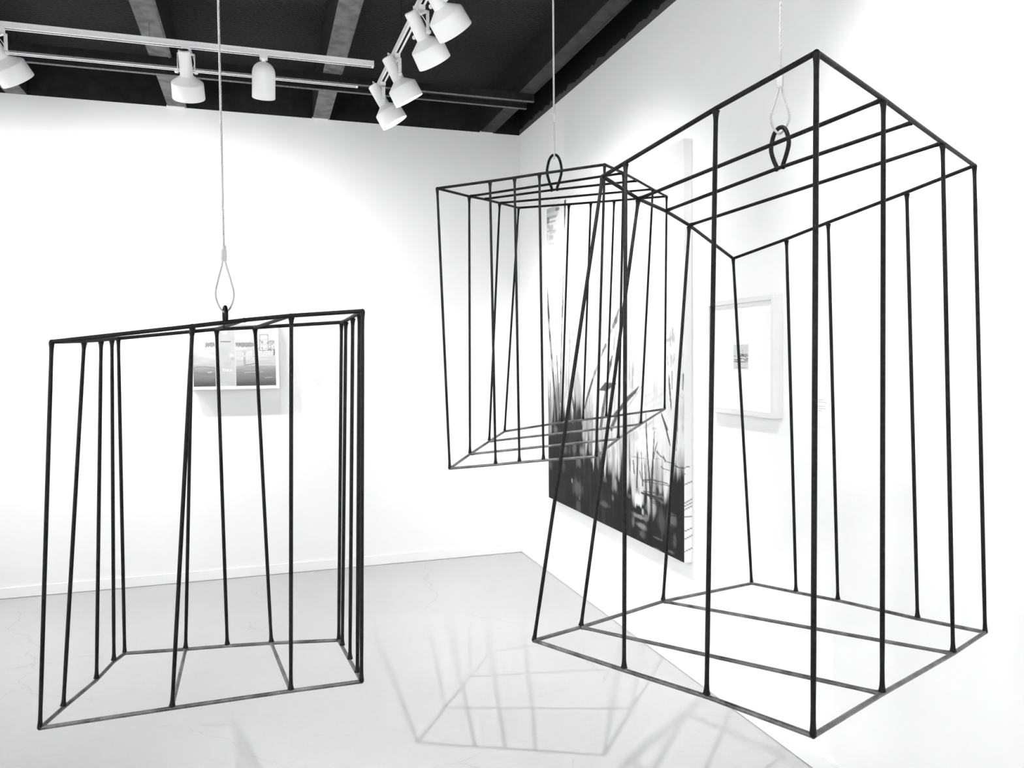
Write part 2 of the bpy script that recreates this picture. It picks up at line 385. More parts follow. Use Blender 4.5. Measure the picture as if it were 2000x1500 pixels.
# ---------------------------------------------------------------- the hanging wire cages
DATA = {'cam': {'r': [0.9514, -0.3078, -0.0088], 'u': [0.0197, 0.0323, 0.9993], 'b': [-0.3072, -0.9509, 0.0368], 'F': 1518.24}, 'A': {'rods': [['top_rail', [[-0.4508, 2.0057, 1.6401], [-0.1482, 1.9438, 1.6742], [-0.0331, 1.9203, 1.6879], [0.0709, 1.899, 1.6977], [0.2322, 1.8656, 1.7081]]], ['top_rail', [[-0.4508, 2.0057, 1.6401], [-0.4181, 2.1797, 1.6453], [-0.3985, 2.2848, 1.6501], [-0.3848, 2.358, 1.6544], [-0.3762, 2.4041, 1.6569]]], ['top_rail', [[-0.3762, 2.4041, 1.6569], [-0.1796, 2.3335, 1.6741], [-0.1143, 2.3101, 1.6798], [-0.0127, 2.2735, 1.6837], [0.2149, 2.1914, 1.6954]]], ['top_rail', [[0.2149, 2.1914, 1.6954], [0.2193, 2.1189, 1.6971], [0.2251, 2.0067, 1.7018], [0.2301, 1.9082, 1.7062], [0.2322, 1.8656, 1.7081]]], ['bottom_rail', [[-0.5027, 2.0225, 0.7472], [-0.2142, 1.9617, 0.7773], [0.0534, 1.9052, 0.8034], [0.2164, 1.8707, 0.8176]]], ['bottom_rail', [[-0.5027, 2.0225, 0.7472], [-0.4741, 2.1131, 0.7517], [-0.427, 2.2559, 0.7564], [-0.401, 2.3521, 0.7659], [-0.3822, 2.406, 0.7666]]], ['bottom_rail', [[-0.3822, 2.406, 0.7666], [-0.2172, 2.3466, 0.779], [-0.1047, 2.3061, 0.789], [0.0135, 2.2634, 0.7975], [0.1932, 2.1985, 0.8063]]], ['bottom_rail', [[0.1932, 2.1985, 0.8063], [0.1974, 2.1406, 0.8083], [0.2056, 2.025, 0.8123], [0.2129, 1.9241, 0.8159], [0.2164, 1.8707, 0.8176]]], ['corner_rod', [[-0.4508, 2.0057, 1.6401], [-0.5027, 2.0225, 0.7472]]], ['corner_rod', [[0.2322, 1.8656, 1.7081], [0.2164, 1.8707, 0.8176]]], ['corner_rod', [[-0.3762, 2.4041, 1.6569], [-0.3822, 2.406, 0.7666]]], ['corner_rod', [[0.2149, 2.1914, 1.6954], [0.1932, 2.1985, 0.8063]]], ['upright_rod', [[-0.1482, 1.9438, 1.6742], [-0.2142, 1.9617, 0.7773]]], ['upright_rod', [[0.0709, 1.899, 1.6977], [0.0534, 1.9052, 0.8034]]], ['upright_rod', [[-0.4181, 2.1797, 1.6453], [-0.4741, 2.1131, 0.7517]]], ['upright_rod', [[-0.3985, 2.2848, 1.6501], [-0.427, 2.2559, 0.7564]]], ['upright_rod', [[-0.3848, 2.358, 1.6544], [-0.401, 2.3521, 0.7659]]], ['upright_rod', [[-0.1796, 2.3335, 1.6741], [-0.2172, 2.3466, 0.779]]], ['upright_rod', [[-0.1143, 2.3101, 1.6798], [-0.1047, 2.3061, 0.789]]], ['upright_rod', [[-0.0127, 2.2735, 1.6837], [0.0135, 2.2634, 0.7975]]], ['upright_rod', [[0.2193, 2.1189, 1.6971], [0.1974, 2.1406, 0.8083]]], ['upright_rod', [[0.2251, 2.0067, 1.7018], [0.2056, 2.025, 0.8123]]], ['upright_rod', [[0.2301, 1.9082, 1.7062], [0.2129, 1.9241, 0.8159]]], ['cross_bar', [[-0.1796, 2.3335, 1.6741], [-0.1482, 1.9438, 1.6742]]], ['cross_bar', [[-0.1143, 2.3101, 1.6798], [-0.0853, 2.1703, 1.6831], [-0.0331, 1.9203, 1.6879]]], ['cross_bar', [[-0.0127, 2.2735, 1.6837], [0.0709, 1.899, 1.6977]]], ['cross_bar', [[-0.2172, 2.3466, 0.779], [-0.2142, 1.9617, 0.7773]]], ['cross_bar', [[0.0135, 2.2634, 0.7975], [0.0534, 1.9052, 0.8034]]]], 'hook': [-0.0853, 2.1703, 1.6831]}, 'B': {'rods': [['top_rail', [[0.5157, 2.3102, 2.1035], [0.6582, 2.2322, 2.1168], [0.7233, 2.1966, 2.1235], [0.7883, 2.1611, 2.1309], [0.9554, 2.0696, 2.1474]]], ['top_rail', [[0.5157, 2.3102, 2.1035], [0.6525, 2.4516, 2.1149], [0.7217, 2.5223, 2.1232], [0.8029, 2.6062, 2.1303], [0.9091, 2.716, 2.1388]]], ['top_rail', [[0.9554, 2.0696, 2.1474], [1.0879, 2.2172, 2.1646], [1.2046, 2.3497, 2.1763], [1.348, 2.5131, 2.19], [1.4988, 2.6836, 2.2061]]], ['top_rail', [[0.9091, 2.716, 2.1388], [1.1024, 2.7053, 2.1596], [1.1893, 2.7006, 2.1698], [1.2827, 2.6954, 2.1804], [1.4988, 2.6836, 2.2061]]], ['bottom_rail', [[0.5422, 2.3017, 1.2574], [0.6665, 2.2298, 1.2722], [0.7298, 2.1932, 1.2806], [0.7929, 2.1567, 1.2882], [0.9283, 2.0783, 1.3026]]], ['bottom_rail', [[0.5422, 2.3017, 1.2574], [0.6439, 2.4447, 1.2795], [0.7537, 2.5968, 1.301], [0.8533, 2.734, 1.3197]]], ['bottom_rail', [[0.9283, 2.0783, 1.3026], [1.0812, 2.2487, 1.3311], [1.2604, 2.4409, 1.3557], [1.4901, 2.6864, 1.3863]]], ['bottom_rail', [[0.8533, 2.734, 1.3197], [1.0731, 2.7178, 1.3465], [1.1574, 2.7114, 1.3538], [1.2502, 2.7044, 1.3619], [1.4901, 2.6864, 1.3863]]], ['corner_rod', [[0.5157, 2.3102, 2.1035], [0.5422, 2.3017, 1.2574]]], ['corner_rod', [[0.9554, 2.0696, 2.1474], [0.9283, 2.0783, 1.3026]]], ['corner_rod', [[1.4988, 2.6836, 2.2061], [1.4901, 2.6864, 1.3863]]], ['corner_rod', [[0.9091, 2.716, 2.1388], [0.8533, 2.734, 1.3197]]], ['upright_rod', [[0.6582, 2.2322, 2.1168], [0.6665, 2.2298, 1.2722]]], ['upright_rod', [[0.7233, 2.1966, 2.1235], [0.7298, 2.1932, 1.2806]]], ['upright_rod', [[0.7883, 2.1611, 2.1309], [0.7929, 2.1567, 1.2882]]], ['upright_rod', [[0.6525, 2.4516, 2.1149], [0.6439, 2.4447, 1.2795]]], ['upright_rod', [[0.8029, 2.6062, 2.1303], [0.7537, 2.5968, 1.301]]], ['upright_rod', [[1.0879, 2.2172, 2.1646], [1.0812, 2.2487, 1.3311]]], ['upright_rod', [[1.348, 2.5131, 2.19], [1.2604, 2.4409, 1.3557]]], ['upright_rod', [[1.1024, 2.7053, 2.1596], [1.0731, 2.7178, 1.3465]]], ['upright_rod', [[1.1893, 2.7006, 2.1698], [1.1574, 2.7114, 1.3538]]], ['upright_rod', [[1.2827, 2.6954, 2.1804], [1.2502, 2.7044, 1.3619]]], ['cross_bar', [[0.6525, 2.4516, 2.1149], [1.0879, 2.2172, 2.1646]]], ['cross_bar', [[0.7217, 2.5223, 2.1232], [0.9442, 2.4429, 2.151], [1.2046, 2.3497, 2.1763]]], ['cross_bar', [[0.8029, 2.6062, 2.1303], [1.348, 2.5131, 2.19]]], ['cross_bar', [[0.6439, 2.4447, 1.2795], [1.0812, 2.2487, 1.3311]]], ['cross_bar', [[0.7537, 2.5968, 1.301], [1.2604, 2.4409, 1.3557]]]], 'hook': [0.9442, 2.4429, 2.151]}, 'C': {'rods': [['top_rail', [[0.7647, 1.6682, 2.0137], [0.777, 1.5733, 2.024], [0.8158, 1.2754, 2.0557], [0.8487, 1.0409, 2.0759]]], ['top_rail', [[0.8487, 1.0409, 2.0759], [1.0962, 1.1626, 2.0632], [1.2379, 1.2331, 2.0542], [1.3928, 1.3101, 2.0448], [1.5944, 1.4098, 2.0332]]], ['top_rail', [[0.7647, 1.6682, 2.0137], [0.9121, 1.7755, 1.9903], [1.0353, 1.8594, 1.9812], [1.1612, 1.9499, 1.9632], [1.4503, 2.1675, 1.9044]]], ['top_rail', [[1.4503, 2.1675, 1.9044], [1.4914, 1.9559, 1.9375], [1.5186, 1.8103, 1.9638], [1.5629, 1.5773, 2.0034], [1.5944, 1.4098, 2.0332]]], ['bottom_rail', [[0.605, 1.7198, 0.9228], [0.7052, 1.443, 0.9452], [0.7773, 1.2451, 0.9625], [0.8493, 1.0407, 0.9729]]], ['bottom_rail', [[0.8493, 1.0407, 0.9729], [1.0969, 1.1538, 0.9598], [1.4337, 1.3054, 0.9375], [1.6325, 1.3975, 0.9297]]], ['bottom_rail', [[0.605, 1.7198, 0.9228], [0.7559, 1.7919, 0.9131], [1.0729, 1.9448, 0.8991], [1.5091, 2.1485, 0.8502]]], ['bottom_rail', [[1.5091, 2.1485, 0.8502], [1.5393, 1.9664, 0.8705], [1.5644, 1.8151, 0.888], [1.6039, 1.5697, 0.91], [1.6325, 1.3975, 0.9297]]], ['corner_rod', [[0.8487, 1.0409, 2.0759], [0.8493, 1.0407, 0.9729]]], ['corner_rod', [[0.7647, 1.6682, 2.0137], [0.605, 1.7198, 0.9228]]], ['corner_rod', [[1.5944, 1.4098, 2.0332], [1.6325, 1.3975, 0.9297]]], ['corner_rod', [[1.4503, 2.1675, 1.9044], [1.5091, 2.1485, 0.8502]]], ['upright_rod', [[0.777, 1.5733, 2.024], [0.7052, 1.443, 0.9452]]], ['upright_rod', [[0.8158, 1.2754, 2.0557], [0.7773, 1.2451, 0.9625]]], ['upright_rod', [[1.0962, 1.1626, 2.0632], [1.0969, 1.1538, 0.9598]]], ['upright_rod', [[1.3928, 1.3101, 2.0448], [1.4337, 1.3054, 0.9375]]], ['upright_rod', [[0.9121, 1.7755, 1.9903], [0.7559, 1.7919, 0.9131]]], ['upright_rod', [[1.1612, 1.9499, 1.9632], [1.0729, 1.9448, 0.8991]]], ['upright_rod', [[1.4914, 1.9559, 1.9375], [1.5393, 1.9664, 0.8705]]], ['upright_rod', [[1.5186, 1.8103, 1.9638], [1.5644, 1.8151, 0.888]]], ['upright_rod', [[1.5629, 1.5773, 2.0034], [1.6039, 1.5697, 0.91]]], ['cross_bar', [[0.9121, 1.7755, 1.9903], [1.0962, 1.1626, 2.0632]]], ['cross_bar', [[1.0353, 1.8594, 1.9812], [1.1427, 1.5235, 2.0251], [1.2379, 1.2331, 2.0542]]], ['cross_bar', [[1.1612, 1.9499, 1.9632], [1.3928, 1.3101, 2.0448]]], ['cross_bar', [[0.7559, 1.7919, 0.9131], [1.0969, 1.1538, 0.9598]]], ['cross_bar', [[1.0729, 1.9448, 0.8991], [1.4337, 1.3054, 0.9375]]]], 'hook': [1.1427, 1.5235, 2.0251]}}

def cage(key, rad, label, seg=10):
    D = DATA[key]; hook = V(D['hook'])
    root = empty('wire_cage', hook, label, 'sculpture', 'black steel wire cages hanging from the ceiling')
    for nm, poly in D['rods']:
        pts = [V(p)-hook for p in poly]; bm = bmesh.new()
        if nm in ('top_rail', 'bottom_rail'):
            tube(bm, pts, rad, seg)
            for i, p in enumerate(pts):                          # rounded welds at the joints
                ball(bm, p, rad*(1.10 if i in (0, len(pts)-1) else 1.03))
            o = link(nm, bm, M['steel_lit' if nm == 'bottom_rail' else 'steel'], root)
        else:
            dense = []; rr = []
            tot = sum((b-a).length for a, b in zip(pts, pts[1:])); acc = 0
            f = .024
            for a, b in zip(pts, pts[1:]):
                Ls = (b-a).length; n = max(2, int(Ls/.05)); st = [k/n for k in range(n)]
                st += [d/Ls for d in (rad*.7, rad, .008, .011, .016, f) if d < Ls] + [1-d/Ls for d in (rad*.7, rad, .008, .011, .016, f) if d < Ls]
                for t in sorted(set(round(s, 5) for s in st)):
                    dense.append(a.lerp(b, t)); rr.append(acc+t*Ls)
                acc += Ls
            dense.append(pts[-1]); rr.append(tot)
            rads = []
            for s in rr:
                e = min(s, tot-s); k = max(0, 1-max(0, e-rad)/f)
                neck = -.10*max(0, 1-abs(e-.045)/.03)              # hammered a little thinner before the weld
                rads.append(rad*(.96 + (.28 if nm == 'cross_bar' else .30 if nm == 'corner_rod' else .62)*k*k*k + neck) if e > rad*.8 or nm == 'corner_rod' else rad*.9)
            tube(bm, dense, rads, seg)
            link(nm, bm, M['steel_lit' if nm == 'cross_bar' and max(pts[0].z, pts[-1].z) < -.4 else 'steel'], root)
    return root, hook

def ring_child(root, hook, pts, rad):
    bm = bmesh.new(); tube(bm, [p-hook for p in pts], rad, 10)
    ball(bm, pts[0]-hook, rad*1.3); ball(bm, pts[-1]-hook, rad*1.3)
    o = link('hanging_ring', bm, M['steel'], root)
    return o

def teardrop(base, along, up, w, h, foot):
    """points of an open loop standing on base: feet apart by foot, widest at 60 %, closed at the top"""
    P = [(-.20*w, 0), (-.20*w, .06*h), (-.34*w, .22*h), (-.49*w, .45*h), (-.5*w, .62*h), (-.36*w, .86*h), (-.14*w, .985*h), (.14*w, .985*h), (.36*w, .86*h), (.5*w, .62*h), (.49*w, .45*h), (.34*w, .22*h), (.20*w, .06*h), (.20*w, 0)]
    return smooth_path([base + along*a + up*b for a, b in P], 5)

def rope_pts(a, b, n):
    return [a.lerp(b, k/n) for k in range(n+1)]

def strands(bm, pts, r, pitch, seg=5):
    """three twisted strands along a path"""
    T, N = frames(pts); s = 0; S = [0]
    for a, b in zip(pts, pts[1:]): s += (b-a).length; S.append(s)
    for k in range(3):
        tube(bm, [p + (N[i]*math.cos(2*math.pi*(S[i]/pitch+k/3)) + T[i].cross(N[i])*math.sin(2*math.pi*(S[i]/pitch+k/3)))*r*.52 for i, p in enumerate(pts)], r*.56, seg)

def cable(key, r, label, ring_top, loop_w, along, ferrule_top, ferrule_len, top_xy=None):
    """wire rope from the roof deck, crimped back on itself in a loop that threads the ring"""
    D = DATA[key]; rt = V(ring_top)
    fx = V((rt.x, rt.y, 0)); zt, zb = ferrule_top, ferrule_top-ferrule_len
    root = empty('hanging_cable', (rt.x, rt.y, DECK), label, 'cable', 'wire ropes carrying the cages')
    base = V((rt.x, rt.y, DECK))
    bm = bmesh.new()
    n = int((DECK-zt+.02)/.0022)
    strands(bm, rope_pts(V((0, 0, -.012)), V((0, 0, zt-.02-DECK)), n), r, r*5.2, 5)
    link('rope', bm, M['rope'], root)
    side = along
    p = lambda a, z: side*a + V((0, 0, z-DECK))
    lz = rt.z-.0; hgt = zb-lz
    L = [p(-r*1.1, zb+.02), p(-r*1.2, zb-.003), p(-loop_w*.34, zb-hgt*.38), p(-loop_w*.5, zb-hgt*.68), p(-loop_w*.30, zb-hgt*.93), p(0, lz-r*1.2), p(loop_w*.30, zb-hgt*.93), p(loop_w*.5, zb-hgt*.68), p(loop_w*.34, zb-hgt*.38), p(r*1.2, zb-.003), p(r*1.1, zb+.02)]
    bm = bmesh.new(); strands(bm, smooth_path(L, 22), r*.86, r*4.6, 5); link('loop', bm, M['rope'], root)
    bm = bmesh.new()
    m = Matrix.Translation(V((0, 0, zb-DECK))) @ side_matrix(side)
    vs = box(bm, -r*2.3, r*2.3, -r*1.5, r*1.5, 0, ferrule_len, 0)
    bmesh.ops.transform(bm, matrix=m, verts=bm.verts)
    bmesh.ops.bevel(bm, geom=bm.edges[:], offset=r*.7, segments=3, affect='EDGES')
    link('ferrule', bm, M['alu'], root)
    bm = bmesh.new(); strands(bm, [m @ V((-r*1.25, 0, ferrule_len-.004)), m @ V((-r*1.25, 0, ferrule_len+.003)), m @ V((-r*1.25, 0, ferrule_len+.010))], r, r*5, 5)
    link('cut_end', bm, M['rope'], root)
    bm = bmesh.new(); lathe(bm, [(0, 0), (.03, 0), (.03, -.006), (.012, -.012), (0, -.012)], 20); link('ceiling_anchor', bm, M['black'], root)
    return root

def side_matrix(side):
    x = side.normalized(); z = V((0, 0, 1)); y = z.cross(x)
    return Matrix((x, y, z)).transposed().to_4x4()

RA, RB, RC = .0049, .0041, .0047
up = V((0, 0, 1))
rootA, hA = cage('A', RA, 'black wire cage hanging lowest, in front of the picture on the left wall')
rootB, hB = cage('B', RB, 'smaller black wire cage hanging behind the largest one, in front of the tall canvas')
rootC, hC = cage('C', RC, 'largest and nearest black wire cage, filling the right half of the photo')
# ring on A stands along its crossbar (seen on edge); on B and C along theirs
def bar_dir(key, a):
    for nm, poly in DATA[key]['rods']:
        if nm == 'cross_bar' and len(poly) == 3: return (V(poly[2])-V(poly[0])).normalized()
dA, dB, dC = bar_dir('A', 0), bar_dir('B', 0), bar_dir('C', 0)
ring_child(rootA, hA, teardrop(hA, dA, up, .034, .050, .009), RA*1.0)
ring_child(rootB, hB, teardrop(hB, dB, up, .0475, .115, .0085), RB*1.12)
ring_child(rootC, hC, teardrop(hC, dC, up, .046, .091, .0085), RC*1.05)
perp = lambda d: V((-d.y, d.x, 0)).normalized()
cable('A', .0031, 'pale wire rope holding the leftmost cage, with a wide open loop', hA+up*(.050-RA*1.9), .046, -perp(dA), 1.884, .032)
cable('B', .0033, 'pale wire rope holding the middle cage, its loop seen almost edge on', hB+up*(.115-RB*2.0), .026, perp(dB), 2.3994, .030)
cable('C', .0031, 'pale wire rope holding the largest cage, cut by the top edge at right', hC+up*(.091-RC*2.0), .040, (perp(dC)*.55+V((dC.x, dC.y, 0))*.85).normalized(), 2.2395, .034)

# ---------------------------------------------------------------- painting tools (the artworks' own images)
class Raster:
    def __init__(s, w, h, base=.95): s.a = np.full((h, w), base); s.w, s.h = w, h; s.Y, s.X = np.mgrid[0:h, 0:w].astype(float); s.Y /= h-1; s.X /= w-1
    def noise(s, fx, fy, seed=0, octaves=4):
        r = np.random.default_rng(seed); out = np.zeros((s.h, s.w)); amp = 1; tot = 0
        for o in range(octaves):
            gx, gy = max(2, int(fx*2**o)+2), max(2, int(fy*2**o)+2); g = r.random((gy, gx))
            x = s.X*(gx-1.001); y = s.Y*(gy-1.001); xi, yi = x.astype(int), y.astype(int); u, v = x-xi, y-yi
            u = u*u*(3-2*u); v = v*v*(3-2*v)
            out += amp*((g[yi, xi]*(1-u)+g[yi, xi+1]*u)*(1-v) + (g[yi+1, xi]*(1-u)+g[yi+1, xi+1]*u)*v); tot += amp; amp *= .5
        return out/tot
    def mix(s, mask, val): m = np.clip(mask, 0, 1); s.a = s.a*(1-m)+val*m
    def line(s, pts, wid, val, alpha=1., asp=1., taper=None, soft=.35):
        """stroke through (u,v) points; widths in u units; asp = height/width of the panel"""
        n = len(pts)
        ws = [wid]*n if not isinstance(wid, (list, tuple)) else list(wid)
        for i in range(n-1):
            (x0, y0), (x1, y1) = pts[i], pts[i+1]; w = max(ws[i], ws[i+1])
            mx = w*2+.01; my = mx/asp
            i0, i1 = int(max(0, (min(x0, x1)-mx)*(s.w-1))), int(min(s.w, (max(x0, x1)+mx)*(s.w-1)+2))
            j0, j1 = int(max(0, (min(y0, y1)-my)*(s.h-1))), int(min(s.h, (max(y0, y1)+my)*(s.h-1)+2))
            if i1 <= i0 or j1 <= j0: continue
            X = s.X[j0:j1, i0:i1]; Y = s.Y[j0:j1, i0:i1]*asp
            dx, dy = x1-x0, (y1-y0)*asp; l2 = dx*dx+dy*dy+1e-12
            t = np.clip(((X-x0)*dx+(Y-y0*asp)*dy)/l2, 0, 1)
            d = np.hypot(X-x0-t*dx, Y-y0*asp-t*dy); ww = (ws[i]*(1-t)+ws[i+1]*t)/2
            m = np.clip((ww-d)/(ww*soft+1e-4)+.5, 0, 1)*alpha
            sub = s.a[j0:j1, i0:i1]; sub[:] = np.minimum(sub, sub*(1-m)+val*m) if val < .5 else sub*(1-m)+val*m
    def blob(s, u, v, ru, rv, val, alpha=1., soft=.5, rough=None):
        d = np.hypot((s.X-u)/ru, (s.Y-v)/rv)
        if rough is not None: d = d*(.55+.9*rough)
        s.mix(np.clip((1-d)/soft+.5, 0, 1)*alpha, val)

def painted_box(name, R, x0, x1, y0, y1, z0, z1, face, material, parent, side=None, side_val=.85, level=.66):
    """closed panel whose front grid carries the colours of raster R (face '-x' or '-y'); side: raster for the near edge"""
    h, w = R.a.shape; verts = []; faces = []; cols = []
    for j in range(h):
        z = z1+(z0-z1)*j/(h-1)
        for i in range(w):
            t = i/(w-1)
            verts.append((x0, y1+(y0-y1)*t, z) if face == '-x' else (x0+(x1-x0)*t, y0, z)); cols.append(R.a[j, i])
    for j in range(h-1):
        for i in range(w-1):
            a = j*w+i; faces.append((a, a+w, a+w+1, a+1))
    def quad(ps):
        b = len(verts); verts.extend(ps); cols.extend([side_val]*4); faces.append((b, b+1, b+2, b+3))
    if face == '-x':
        quad([(x0, y0, z1), (x1, y0, z1), (x1, y1, z1), (x0, y1, z1)]); quad([(x0, y0, z0), (x0, y1, z0), (x1, y1, z0), (x1, y0, z0)])
        quad([(x0, y1, z0), (x0, y1, z1), (x1, y1, z1), (x1, y1, z0)]); quad([(x1, y0, z0), (x1, y1, z0), (x1, y1, z1), (x1, y0, z1)])
        if side is None: quad([(x0, y0, z0), (x1, y0, z0), (x1, y0, z1), (x0, y0, z1)])
        else:
            sh, sw = side.a.shape; b = len(verts)
            for j in range(sh):
                for i in range(sw):
                    verts.append((x0+(x1-x0)*i/(sw-1), y0, z1+(z0-z1)*j/(sh-1))); cols.append(side.a[j, i])
            for j in range(sh-1):
                for i in range(sw-1):
                    a = b+j*sw+i; faces.append((a, a+sw, a+sw+1, a+1))
    else:
        quad([(x0, y0, z1), (x1, y0, z1), (x1, y1, z1), (x0, y1, z1)]); quad([(x0, y0, z0), (x0, y1, z0), (x1, y1, z0), (x1, y0, z0)])
        quad([(x0, y0, z0), (x0, y0, z1), (x0, y1, z1), (x0, y1, z0)]); quad([(x1, y0, z0), (x1, y1, z0), (x1, y1, z1), (x1, y0, z1)])
        quad([(x0, y1, z0), (x1, y1, z0), (x1, y1, z1), (x0, y1, z1)])
    c = V(((x0+x1)/2, (y0+y1)/2, (z0+z1)/2))
    me = bpy.data.meshes.new(name); me.from_pydata([tuple(V(v)-c) for v in verts], [], faces)
    at = me.color_attributes.new('paint', 'FLOAT_COLOR', 'POINT')
    k = np.clip(np.array(cols), 0, 1.4); k = k*level; rgba = np.stack([k, k, k, np.ones_like(k)], 1).astype(np.float32)
    at.data.foreach_set('color', rgba.ravel())
    me.materials.append(material); me.update()
    o = bpy.data.objects.new(name, me); COL.objects.link(o); o.location = c
    if parent is not None: o.parent = parent; o.location = c-V(parent.location)
    return o

